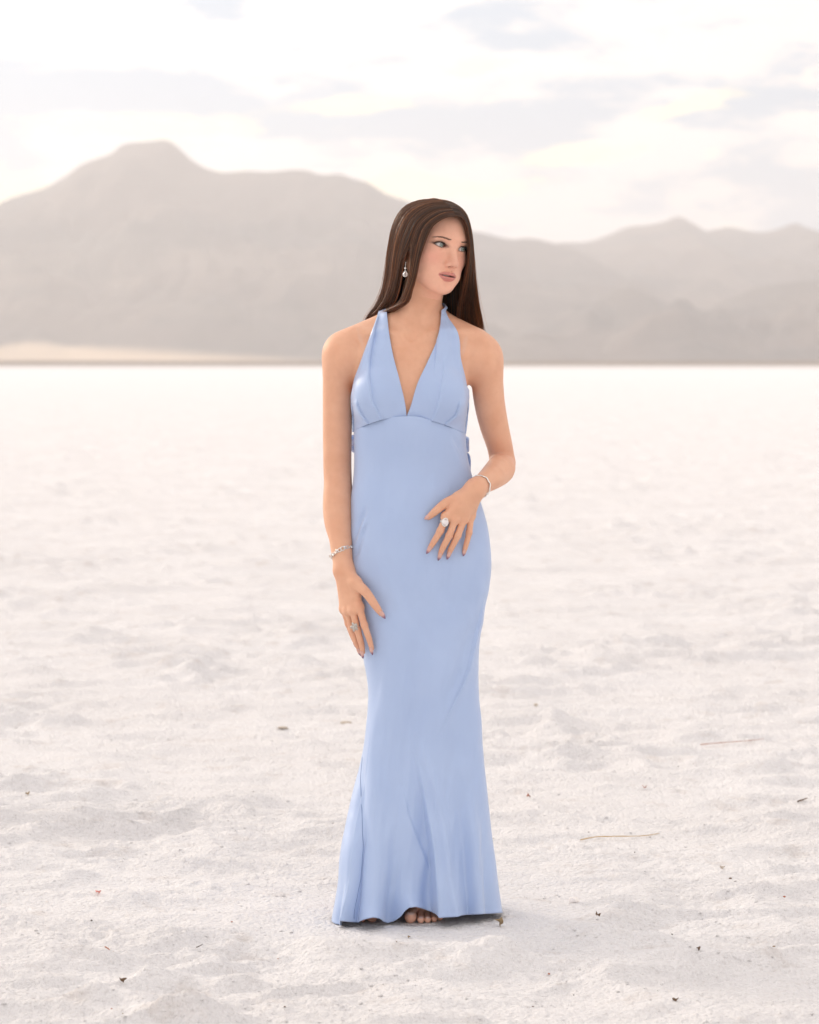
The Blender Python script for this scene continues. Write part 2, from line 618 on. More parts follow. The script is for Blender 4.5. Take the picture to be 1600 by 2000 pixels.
def ell(P, c, r):
    if _far(c, max(r)):
        return np.full(len(P), 1.0)
    x = (P[:, 0] - c[0]) / r[0]; y = (P[:, 1] - c[1]) / r[1]; z = (P[:, 2] - c[2]) / r[2]
    k0 = np.sqrt(x * x + y * y + z * z)
    x /= r[0]; y /= r[1]; z /= r[2]
    k1 = np.maximum(np.sqrt(x * x + y * y + z * z), 1e-6)
    return k0 * (k0 - 1.0) / k1


def cap(P, a, b, ra, rb):
    ax, ay, az_ = float(a[0]), float(a[1]), float(a[2])
    bx, by, bz = float(b[0]) - ax, float(b[1]) - ay, float(b[2]) - az_
    l2 = bx * bx + by * by + bz * bz
    if _far((ax + bx / 2, ay + by / 2, az_ + bz / 2), math.sqrt(l2) / 2 + max(ra, rb)):
        return np.full(len(P), 1.0)
    x = P[:, 0] - ax; y = P[:, 1] - ay; z = P[:, 2] - az_
    t = x * bx; t += y * by; t += z * bz
    t /= l2
    np.maximum(t, 0, out=t); np.minimum(t, 1, out=t)
    x -= t * bx; y -= t * by; z -= t * bz
    x *= x; y *= y; z *= z
    x += y; x += z
    np.sqrt(x, out=x)
    t *= (rb - ra); t += ra
    x -= t
    return x


_chains = {}


def chain(P, pts, rad, k=0.004, sub=3):
    """swept tube through the points, radius and path both smoothly interpolated"""
    ky = (tuple(rad), np.asarray(pts, float).tobytes(), sub)
    if ky not in _chains:
        p = np.asarray(pts, float)
        n = len(p)
        t = np.arange(n)
        tt = np.linspace(0, n - 1, (n - 1) * sub + 1)
        q = np.stack([interp(tt, t, p[:, i]) for i in range(3)], -1) if n > 2 else np.stack([np.interp(tt, t, p[:, i]) for i in range(3)], -1)
        r = interp(tt, t, np.asarray(rad)) if n > 2 else np.interp(tt, t, np.asarray(rad))
        _chains[ky] = (q, r)
    q, r = _chains[ky]
    d = None
    for i in range(len(q) - 1):
        e = cap(P, q[i], q[i + 1], r[i], r[i + 1])
        d = e if d is None else np.minimum(d, e)
    return d


MARGIN = 0.12


def par(fn, P, size=7000):
    """evaluate fn over P in spatially compact chunks"""
    def one(p):
        p = np.asfortranarray(p)
        lo = p.min(0); hi = p.max(0)
        TLS.w = ((lo + hi) / 2, float(np.linalg.norm(hi - lo)) / 2)
        d = fn(p)
        TLS.w = None
        return d
    parts = [P[i:i + size] for i in range(0, len(P), size)]
    return np.concatenate([one(p) for p in parts])


def masked(P, lo, hi, fn):
    """evaluate fn only near its box; far points get a safe large distance"""
    lo = np.asarray(lo); hi = np.asarray(hi)
    if len(P) and (np.any(P.max(0) < lo - MARGIN) or np.any(P.min(0) > hi + MARGIN)):
        return np.full(len(P), 1.0)
    m = np.all((P > np.asarray(lo) - MARGIN) & (P < np.asarray(hi) + MARGIN), axis=1)
    d = np.full(len(P), 1.0)
    if m.any():
        d[m] = fn(P[m])
    return d


def mesh_implicit(fn, lo, hi, h, levels=5):
    """sparse surface nets of fn<0; returns verts, quads, normals"""
    lo = np.asarray(lo, float); hi = np.asarray(hi, float)
    s = 2 ** levels
    n = np.ceil((hi - lo) / (h * s)).astype(int)
    cells = np.stack(np.meshgrid(*[np.arange(k) for k in n], indexing='ij'), -1).reshape(-1, 3) * s
    global MARGIN
    raw = fn
    def fn(P):
        return par(raw, P)
    while True:
        c = lo + (cells + s * 0.5) * h
        MARGIN = 0.12 if s > 4 else 0.05
        d = fn(c)
        cells = cells[np.abs(d) <= 0.87 * s * h * 1.3 + 0.0015]
        if s == 1:
            break
        s //= 2
        off = np.array([(i, j, k) for i in (0, s) for j in (0, s) for k in (0, s)])
        cells = (cells[:, None, :] + off[None]).reshape(-1, 3)
    NY = NZ = 1 << 20
    def key(c):
        c = c.astype(np.int64) + 4
        return (c[..., 0] * NY + c[..., 1]) * NZ + c[..., 2]
    off = np.array([(i, j, k) for i in (0, 1) for j in (0, 1) for k in (0, 1)])
    ck_all = key(cells[:, None, :] + off[None])
    ck, inv = np.unique(ck_all.ravel(), return_inverse=True)
    inv = inv.reshape(ck_all.shape)
    cc = np.stack([ck // (NY * NZ), (ck // NZ) % NY, ck % NZ], -1) - 4
    # spatial order for compact chunks
    zo = np.lexsort((cc[:, 0] // 16, cc[:, 1] // 16, cc[:, 2] // 16))
    cv = np.empty(len(cc))
    cv[zo] = fn(lo + cc[zo] * h)
    v = cv[inv]
    ins = v < 0
    act = ins.any(1) & ~ins.all(1)
    cells = cells[act]; v = v[act]; ins = ins[act]
    pos = np.zeros((len(cells), 3)); cnt = np.zeros(len(cells))
    for a in range(8):
        for b in range(a + 1, 8):
            if abs(off[a] - off[b]).sum() != 1:
                continue
            m = ins[:, a] != ins[:, b]
            t = v[m, a] / (v[m, a] - v[m, b])
            pos[m] += off[a] + t[:, None] * (off[b] - off[a])
            cnt[m] += 1
    V = lo + (cells + pos / cnt[:, None]) * h
    so = np.lexsort((cells[:, 0] // 16, cells[:, 1] // 16, cells[:, 2] // 16))
    V = V[so]; cells = cells[so]
    ak = key(cells)
    order = np.argsort(ak); aks = ak[order]

    def find(c):
        k = key(c)
        i = np.clip(np.searchsorted(aks, k), 0, len(aks) - 1)
        return np.where(aks[i] == k, order[i], -1)
    Q = []
    for ax in range(3):
        e = np.zeros(3, int); e[ax] = 1
        k2 = key(cc + e)
        j = np.clip(np.searchsorted(ck, k2), 0, len(ck) - 1)
        ok = (ck[j] == k2)
        flip = ok & ((cv < 0) != (cv[j] < 0))
        p = cc[flip]; neg = cv[flip] < 0
        b = np.zeros(3, int); b[(ax + 1) % 3] = 1
        c = np.zeros(3, int); c[(ax + 2) % 3] = 1
        q = np.stack([find(p), find(p - b), find(p - b - c), find(p - c)], -1)
        q = np.where(neg[:, None], q, q[:, ::-1])
        Q.append(q[(q >= 0).all(1)])
    Q = np.concatenate(Q)

    K4 = np.array([(1, -1, -1), (-1, -1, 1), (-1, 1, -1), (1, 1, 1)], float)

    def grad(P, e=0.0006):
        """tetrahedral differences: gradient and value"""
        g = np.zeros_like(P); s_ = 0
        for w in K4:
            f = fn(P + w * e)
            g += f[:, None] * w
            s_ = s_ + f
        return g / (4 * e), s_ / 4
    for it in range(1):
        g, d = grad(V)
        st = d[:, None] * g / np.maximum((g * g).sum(1), 0.05)[:, None]
        L = np.linalg.norm(st, axis=1)
        st *= np.minimum(1.0, 0.6 * h / np.maximum(L, 1e-9))[:, None]
        V = V - st
    N, _ = grad(V)
    MARGIN = 0.12
    N /= np.maximum(np.linalg.norm(N, axis=1), 1e-9)[:, None]
    return V, Q, N


# ------------------------------------------------------------------ measured figure
def tab(rows):
    a = np.array(rows, float)
    z = U(a[:, 0] * 0 + 800, a[:, 0], 0.0)[:, 2]
    o = np.argsort(z)
    return z[o], a[o]


# dress contour: py, left px, right px, front depth, back depth
DRESS = [
    (800, 690, 914, 0.112, 0.085), (842, 691, 910, 0.110, 0.083), (875, 692, 911, 0.104, 0.080), (905, 692, 916, 0.100, 0.080), (935, 690, 924, 0.101, 0.086),
    (960, 687, 932, 0.104, 0.094), (1007, 684, 947, 0.108, 0.108), (1060, 681, 957, 0.109, 0.122), (1100, 680, 960.5, 0.108, 0.128),
    (1147, 682, 956, 0.106, 0.126), (1194, 688, 946, 0.105, 0.116), (1246, 698, 937, 0.104, 0.104), (1290, 711, 935, 0.103, 0.098), (1336, 719, 935, 0.102, 0.096),
    (1364, 720, 936, 0.101, 0.098), (1420, 716.5, 940, 0.099, 0.106), (1487, 704, 945, 0.101, 0.122), (1540, 690, 951, 0.106, 0.136), (1602, 676, 958, 0.114, 0.152),
    (1658, 666, 965, 0.121, 0.166), (1714, 661, 972, 0.128, 0.178), (1756, 654, 978, 0.133, 0.186), (1812, 643, 986, 0.139, 0.194)]
DZ, DT = tab(DRESS)
D_L = U(DT[:, 1], DT[:, 0], 0.0)[:, 0]
D_R = U(DT[:, 2], DT[:, 0], 0.0)[:, 0]
PEXP = 2.25


def dress_section(z):
    L = interp(z, DZ, D_L); R = interp(z, DZ, D_R)
    return (L + R) / 2, (R - L) / 2, interp(z, DZ, DT[:, 3]), interp(z, DZ, DT[:, 4])


def dress_front(x, z):
    cx, a, bf, bb = dress_section(z)
    t = np.clip(np.abs((x - cx) / a), 0, 1)
    return -bf * (1 - t ** PEXP) ** (1 / PEXP)


# torso: py, left, right, front, back  (skin, a few mm inside the dress where it is worn)
TORSO = [
    (612, 782, 846, 0.030, 0.060), (630, 765, 862, 0.040, 0.070), (650, 735, 888, 0.055, 0.080), (675, 712, 908, 0.071, 0.090), (705, 702, 914, 0.084, 0.095),
    (740, 698, 914, 0.092, 0.094), (775, 696, 910, 0.096, 0.088), (810, 696, 907, 0.097, 0.082), (842, 697, 904, 0.098, 0.078), (875, 698, 905, 0.094, 0.074),
    (905, 698, 910, 0.091, 0.074), (935, 696, 918, 0.092, 0.080), (960, 696, 926, 0.095, 0.088), (1007, 695, 941, 0.097, 0.101),
    (1060, 694, 951, 0.097, 0.115), (1100, 692, 953, 0.097, 0.121), (1147, 693, 949, 0.097, 0.118), (1194, 695, 939, 0.095, 0.106), (1240, 706, 929, 0.090, 0.092)]
TZ, TT = tab(TORSO)
T_L = U(TT[:, 1], TT[:, 0], 0.0)[:, 0]
T_R = U(TT[:, 2], TT[:, 0], 0.0)[:, 0]


def torso_d(P):
    z = P[:, 2]
    L = interp(z, TZ, T_L); R = interp(z, TZ, T_R)
    bf = interp(z, TZ, TT[:, 3]); bb = interp(z, TZ, TT[:, 4])
    a = (R - L) / 2
    x = np.abs(P[:, 0] - (L + R) / 2) / a
    b = np.where(P[:, 1] < 0, bf, bb)
    y = np.abs(P[:, 1]) / b
    p = 2.25
    n = (x ** p + y ** p) ** (1 / p)
    nn = np.maximum(n, 1e-3)
    g = np.hypot((x / nn) ** (p - 1) / a, (y / nn) ** (p - 1) / b)
    d = (n - 1) / np.maximum(g, 1e-3)
    d = np.where(n < 0.2, -0.06, d)
    top = z - (TZ[-1] - 0.004)
    bot = (TZ[0] + 0.02) - z
    d = smax(d, np.maximum(top, bot), 0.04)
    return d


def J(px, py, y):
    return U(px, py, y)


# --- arms: joint centres measured on the photograph, depth by pose
ARM_A = [J(668, 694, 0.008), J(661, 735, 0.010), J(659.5, 790, 0.014), J(659, 850, 0.018), J(659, 905, 0.020), J(660, 938, 0.016),
         J(661, 985, 0.002), J(664, 1035, -0.020), J(668, 1080, -0.040), J(671, 1110, -0.050)]
RAD_A = [0.0375, 0.0360, 0.0348, 0.0340, 0.0332, 0.0330, 0.0320, 0.0284, 0.0245, 0.0225]
ARM_B = [J(945, 704, 0.006), J(951, 738, 0.012), J(956, 785, 0.026), J(965, 830, 0.048), J(976, 870, 0.070), J(982, 903, 0.082)]
RAD_B = [0.0340, 0.0372, 0.0362, 0.0340, 0.0305, 0.0300]
FORE_B = [J(981, 906, 0.080), J(977, 917, 0.030), J(962, 931, -0.035), J(944, 944, -0.090), J(931, 952, -0.122)]
RFOR_B = [0.0300, 0.0345, 0.0300, 0.0238, 0.0215]


def on_dress(px, py, r, lift=0.0):
    """depth at which a finger of radius r rests on the dress"""
    y = -0.1
    for _ in range(3):
        q = U(px, py, y)
        y = float(dress_front(q[0], q[2])) - r - lift
    return y


def finger(pts, rad, lifts):
    out = []
    for (px, py), r, l in zip(pts, rad, lifts):
        out.append(U(px, py, on_dress(px, py, r, l)))
    return out


FR = [0.0086, 0.0079, 0.0070, 0.0055]
HAND_B = {   # her left hand, laid flat on the front of the hip
    'index': finger([(871, 1010), (860, 1037), (847, 1059), (839.5, 1071)], FR, [0.012, 0.013, 0.004, 0.0015]),
    'middle': finger([(889, 1014), (877.5, 1046), (865, 1070), (860, 1083)], FR, [0.017, 0.017, 0.006, 0.0015]),
    'ring': finger([(906, 1014), (894, 1046), (882, 1070), (877.5, 1081)], FR, [0.017, 0.017, 0.006, 0.0015]),
    'little': finger([(920, 1008), (916.5, 1040), (910, 1066), (907, 1077)], [0.0078, 0.0070, 0.0061, 0.0050], [0.014, 0.015, 0.005, 0.0015]),
    'thumb': finger([(897, 972), (871, 982), (848, 1001), (837, 1010.5)], [0.0125, 0.0105, 0.0088, 0.0062], [0.016, 0.014, 0.007, 0.002]),
}
HAND_A = {   # her right hand, resting against the thigh
    'index': [J(702, 1186, -0.084), J(712, 1221, -0.092), J(721.5, 1249, -0.091), J(726.5, 1267, -0.086)],
    'middle': [J(689.5, 1192, -0.078), J(698.5, 1230, -0.080), J(706, 1257, -0.075), J(709, 1274, -0.069)],
    'ring': [J(679, 1193, -0.064), J(688, 1229, -0.058), J(696.5, 1255, -0.053), J(702, 1269, -0.048)],
    'little': [J(671.5, 1190, -0.050), J(680, 1218, -0.042), J(688.5, 1242, -0.035), J(695, 1257, -0.029)],
    'thumb': [J(694, 1138, -0.086), J(715, 1157, -0.106), J(733.5, 1183, -0.112), J(744, 1198, -0.109)],
}
WRIST_A = ARM_A[-1]
WRIST_B = FORE_B[-1]


def hand_d(P, H, wrist, wr, thumb_r):
    order = ['index', 'middle', 'ring', 'little']
    palm = None
    for i, f in enumerate(order):
        m = H[f][0]
        w = wrist + (np.asarray(m) - wrist) * 0.10 + 0.0
        e = cap(P, w, m, 0.0165, 0.0108 if f != 'little' else 0.0098)
        palm = e if palm is None else smin(palm, e, 0.012)
    # web between thumb and palm
    th = H['thumb']
    palm = smin(palm, cap(P, wrist + (th[0] - wrist) * 0.15, th[0], 0.0165, thumb_r[0] + 0.002), 0.014)
    palm = smin(palm, cap(P, th[0], (np.asarray(H['index'][0]) + th[0]) / 2, 0.0105, 0.0085), 0.012)
    d = palm
    fing = None
    for f in order:
        r = FR if f != 'little' else [0.0078, 0.0070, 0.0061, 0.0050]
        e = chain(P, H[f], r, 0.003)
        # knuckle swellings
        e = smin(e, sph(P, H[f][1], r[1] + 0.0006), 0.004)
        fing = e if fing is None else smin(fing, e, 0.0012)
    d = smin(d, fing, 0.007)
    for f in order:
        d = smin(d, sph(P, H[f][0] + np.array([0, -0.002, 0.002]), 0.0088), 0.008)
    tb = chain(P, th, thumb_r, 0.004)
    d = smin(d, tb, 0.006)
    return d


THB = [0.0125, 0.0105, 0.0088, 0.0062]
THA = [0.0135, 0.0112, 0.0092, 0.0064]


def arm_a(P):
    d = chain(P, ARM_A, RAD_A, 0.02)
    d = smin(d, ell(P, J(665, 705, 0.010), (0.0375, 0.043, 0.053)), 0.02)      # deltoid
    d = smin(d, ell(P, J(660, 1000, 0.004), (0.0305, 0.034, 0.075)), 0.02)
    h = hand_d(P, HAND_A, WRIST_A, 0.022, THA)
    return smin(d, h, 0.016)


def arm_b(P):
    d = chain(P, ARM_B, RAD_B, 0.02)
    d = smin(d, ell(P, J(949, 712, 0.010), (0.0370, 0.043, 0.050)), 0.02)
    f = chain(P, FORE_B, RFOR_B, 0.02)
    d = smin(d, f, 0.006)
    h = hand_d(P, HAND_B, WRIST_B, 0.021, THB)
    return smin(d, h, 0.016)


# --- legs and feet
def X(px, y):
    return float(U(px, 1800, y)[0])


ANK_A, ANK_B = J(737, 1745, 0.065), J(818, 1742, 0.070)
TOES_A = [(727, 0.0135, -0.052, -0.098), (709, 0.0078, -0.046, -0.099), (696.5, 0.0074, -0.036, -0.094), (686, 0.0070, -0.024, -0.084), (677, 0.0068, -0.010, -0.068)]
TOES_B = [(802, 0.0140, -0.060, -0.108), (822, 0.0082, -0.056, -0.112), (835.5, 0.0078, -0.048, -0.108), (848, 0.0074, -0.036, -0.099), (859, 0.0072, -0.020, -0.084)]


def foot_d(P, ank, toes, lean):
    heel = np.array([ank[0] + lean * 0.2, ank[1] + 0.035, 0.028])
    d = cap(P, ank, heel, 0.033, 0.029)
    for i, (px, r, yb, yt) in enumerate(toes):
        xb = X(px, yb) * 0.82 + ank[0] * 0.18
        xt = X(px, yt)
        mt = np.array([xb, yb, 0.023 + (0.005 if i == 0 else 0.0)])
        d = smin(d, cap(P, np.array([ank[0] + (xb - ank[0]) * 0.35, ank[1] - 0.02, 0.055 - 0.006 * i]), mt, 0.027, 0.0155), 0.02)
        mid = np.array([(xb + xt) / 2, (yb + yt) / 2, r + 0.005])
        tip = np.array([xt, yt, r - 0.002])
        e = chain(P, [mt, mid, tip], [r * 1.0, r * 0.90, r], 0.003)
        toe = e if i == 0 else smin(toe, e, 0.0012)
    d = smin(d, toe, 0.007)
    d = smin(d, cap(P, heel, np.array([ank[0], ank[1] - 0.08, 0.022]), 0.026, 0.018), 0.02)
    return d


def legs(P):
    a = chain(P, [J(774, 1160, 0.012), J(776, 1300, 0.000), J(770, 1448, -0.006), J(758, 1560, 0.022), J(743, 1690, 0.052), ANK_A],
              [0.076, 0.058, 0.047, 0.047, 0.033, 0.032], 0.03)
    a = smin(a, foot_d(P, ANK_A, TOES_A, -0.01), 0.02)
    b = chain(P, [J(862, 1160, 0.012), J(856, 1300, 0.000), J(852, 1448, -0.010), J(838, 1560, 0.025), J(824, 1690, 0.058), ANK_B],
              [0.076, 0.060, 0.047, 0.047, 0.033, 0.032], 0.03)
    b = smin(b, foot_d(P, ANK_B, TOES_B, 0.01), 0.02)
    return smin(a, b, 0.006)


# --- head, modelled upright then turned
YAW, ROLL, NOD = math.radians(36.5), math.radians(10.0), math.radians(1.5)
Ry = np.array(Matrix.Rotation(ROLL, 3, 'Y'))
Rz = np.array(Matrix.Rotation(YAW, 3, 'Z'))
Rx = np.array(Matrix.Rotation(NOD, 3, 'X'))
HR = Ry @ Rz @ Rx                      # local -> world
EYE_MID_LOCAL = np.array([0, -0.080, 0.0])
HO = U(882.5, 483.0, -0.075) - HR @ EYE_MID_LOCAL


LOWER = 1.04         # lower face a little shorter than modelled


def to_head(P):
    q = (P - HO) @ HR
    q[..., 2] = np.where(q[..., 2] < 0, q[..., 2] * LOWER, q[..., 2])
    return q


def from_head(Q):
    q = np.array(Q, float)
    q[..., 2] = np.where(q[..., 2] < 0, q[..., 2] / LOWER, q[..., 2])
    return q @ HR.T + HO


EYE = np.array([0.0315, -0.0685, 0.0])
ER = 0.0122
EYE_W, EYE_U, EYE_D = 0.0142, 0.0053, 0.0040


def lid_open(ax, z):
    """signed distance (x-z plane) to the almond opening of the lids"""
    x = ax - EYE[0]
    z = z - 0.07 * x - 0.0002
    def arc(s, sg):
        R = (EYE_W ** 2 + s * s) / (2 * s)
        return np.hypot(x, z - sg * (s - R)) - R
    return np.maximum(arc(EYE_U, 1), arc(EYE_D, -1))


def head_local(Q):
    x, y, z = Q[:, 0], Q[:, 1], Q[:, 2]
    A = Q.copy(order='F'); A[:, 0] = np.abs(x)
    w = getattr(TLS, 'w', None)
    if w is not None:        # mirrored features: fold the chunk too
        TLS.w = (np.array([max(abs(w[0][0]) - 0.0, 0.0), w[0][1], w[0][2]]), w[1] * 1.05 + 0.001)
    d = ell(A, (0, 0.012, 0.028), (0.0715, 0.090, 0.0725))
    d = smin(d, ell(A, (0, -0.028, 0.030), (0.0590, 0.057, 0.056)), 0.03)
    d = smin(d, ell(A, (0, -0.026, -0.030), (0.0590, 0.055, 0.070)), 0.03)
    d = smin(d, ell(A, (0, -0.056, -0.064), (0.031, 0.030, 0.034)), 0.022)
    d = smin(d, cap(A, (0.049, -0.002, -0.056), (0.020, -0.0625, -0.0955), 0.0135, 0.0140), 0.026)
    d = smin(d, sph(A, (0.031, -0.056, -0.066), 0.0190), 0.024)
    d = smin(d, sph(A, (0, -0.0745, -0.1000), 0.0148), 0.020)
    d = smin(d, sph(A, (0.0430, -0.0535, -0.027), 0.0175), 0.026)
    d = smin(d, cap(A, (0.003, -0.0830, 0.0190), (0.043, -0.0660, 0.0175), 0.0078, 0.0072), 0.022)
    # sockets, then lids over the eyeball
    d = smax(d, -ell(A, (0.0315, -0.0965, -0.001), (0.0205, 0.0165, 0.0120)), 0.012)
    d = smin(d, sph(A, (0.0125, -0.0800, 0.004), 0.006), 0.010)
    lid = sph(A, EYE, ER + 0.0017)
    d = smin(d, lid, 0.0045)
    d = smin(d, cap(A, EYE + (-0.013, -0.0085, 0.0105), EYE + (0.014, -0.006, 0.0095), 0.0030, 0.0030), 0.006)
    op = np.maximum(lid_open(A[:, 0], z), y + 0.062)
    d = smax(d, -op, 0.0012)
    # nose
    n = cap(A, (0, -0.0815, 0.006), (0, -0.1015, -0.0350), 0.0060, 0.0072)
    n = smin(n, cap(A, (0, -0.0800, -0.004), (0, -0.0890, -0.0385), 0.0080, 0.0112), 0.012)
    n = smin(n, sph(A, (0, -0.1025, -0.0378), 0.0080), 0.006)
    n = smin(n, ell(A, (0.0108, -0.0915, -0.0418), (0.0058, 0.0086, 0.0060)), 0.005)
    n = smin(n, cap(A, (0, -0.0985, -0.0448), (0, -0.0865, -0.0505), 0.0036, 0.0036), 0.004)
    d = smin(d, n, 0.009)
    d = smax(d, -ell(A, (0.0058, -0.0965, -0.0480), (0.0036, 0.0056, 0.0038)), 0.0025)
    # lips
    up = chain(A, [(0, -0.0898, -0.0640), (0.0058, -0.0910, -0.0634), (0.0150, -0.0868, -0.0660), (0.0252, -0.0775, -0.0685)],
               [0.0052, 0.0056, 0.0043, 0.0014], 0.002)
    lo = chain(A, [(0, -0.0882, -0.0752), (0.0085, -0.0874, -0.0748), (0.0170, -0.0830, -0.0722), (0.0250, -0.0772, -0.0692)],
               [0.0068, 0.0065, 0.0046, 0.0013], 0.003)
    d = smin(d, up, 0.0045)
    d = smin(d, lo, 0.0050)
    d = smax(d, -ell(A, (0, -0.0925, -0.0692), (0.0215, 0.0150, 0.0013)), 0.0016)
    d = smax(d, -sph(A, (0, -0.0950, -0.0868), 0.0085), 0.012)
    d = smax(d, -cap(A, (0, -0.0985, -0.0530), (0, -0.0960, -0.0590), 0.0022, 0.0028), 0.004)
    # ears
    e = ell(A, (0.0750, 0.014, -0.008), (0.0065, 0.0165, 0.0290))
    e = smax(e, -ell(A, (0.0820, 0.010, -0.004), (0.0055, 0.0095, 0.0180)), 0.004)
    e = smin(e, sph(A, (0.0728, 0.004, -0.0375), 0.0070), 0.008)
    d = smin(d, e, 0.006)
    return d


NECK = [U(804, 672, 0.012), U(812, 625, 0.014), U(823, 585, 0.006), U(832, 545, -0.004)]
SH_A, SH_B = J(668, 694, 0.008), J(945, 702, 0.006)


def trunk(P):
    d = torso_d(P)
    for px, y in ((739, -0.062), (861, -0.062)):
        d = smin(d, ell(P, U(px, 772, y), (0.054, 0.056, 0.060)), 0.035)
    n = chain(P, NECK, [0.054, 0.0490, 0.0480, 0.0480], 0.02)
    d = smin(d, n, 0.030)
    # trapezius slopes and shoulder yoke
    for a, b in ((U(786, 618, 0.040), U(672, 682, 0.020)), (U(842, 618, 0.040), U(938, 684, 0.020))):
        d = smin(d, cap(P, a, b, 0.030, 0.0325), 0.030)
    for a, b in ((U(785, 700, -0.030), U(690, 700, -0.008)), (U(825, 700, -0.030), U(930, 700, -0.008))):
        d = smin(d, cap(P, a, b, 0.045, 0.036), 0.030)
    # collarbones and the hollow between them
    d = smin(d, chain(P, [U(789, 660, -0.058), U(750, 651, -0.044), U(690, 652, -0.012)], [0.0045, 0.0035, 0.002], 0.006), 0.028)
    d = smin(d, chain(P, [U(819, 660, -0.058), U(862, 650, -0.044), U(928, 653, -0.012)], [0.0045, 0.0035, 0.002], 0.006), 0.028)
    d = smax(d, -sph(P, U(804, 652, -0.066), 0.012), 0.016)
    # fill above the collarbones
    for a, b in ((U(772, 640, 0.006), U(690, 668, 0.010)), (U(850, 640, 0.006), U(930, 670, 0.010))):
        d = smin(d, cap(P, a, b, 0.026, 0.028), 0.036)
    # neck tendons
    d = smin(d, cap(P, U(811, 655, -0.046), U(846, 580, -0.026), 0.006, 0.008), 0.024)
    d = smin(d, cap(P, U(797, 655, -0.046), U(800, 590, -0.022), 0.006, 0.008), 0.024)
    return d


BB = {}


def body_d(P):
    d = masked(P, (-0.22, -0.15, 0.60), (0.22, 0.15, 1.52), trunk)
    for fn, sh, lo, hi in ((arm_a, SH_A, (-0.24, -0.14, 0.58), (-0.04, 0.08, 1.39)), (arm_b, SH_B, (0.02, -0.17, 0.80), (0.28, 0.14, 1.39))):
        a = masked(P, lo, hi, fn)
        k = 0.003 + 0.042 * sstep(0.095, 0.035, np.linalg.norm((P - sh) * (1, 0.8, 1), axis=1))
        d = smin(d, a, k)
    d = smin(d, masked(P, (-0.2, -0.14, -0.01), (0.16, 0.14, 0.9), legs), 0.03)
    lo = HO - 0.13; hi = HO + 0.13
    def head_w(q):
        w = getattr(TLS, 'w', None)
        if w is not None:
            TLS.w = (to_head(w[0]), w[1])
        d_ = head_local(np.asfortranarray(to_head(q)))
        TLS.w = w
        return d_
    hd = masked(P, lo, hi, head_w)
    d = smin(d, hd, 0.018)
    return d


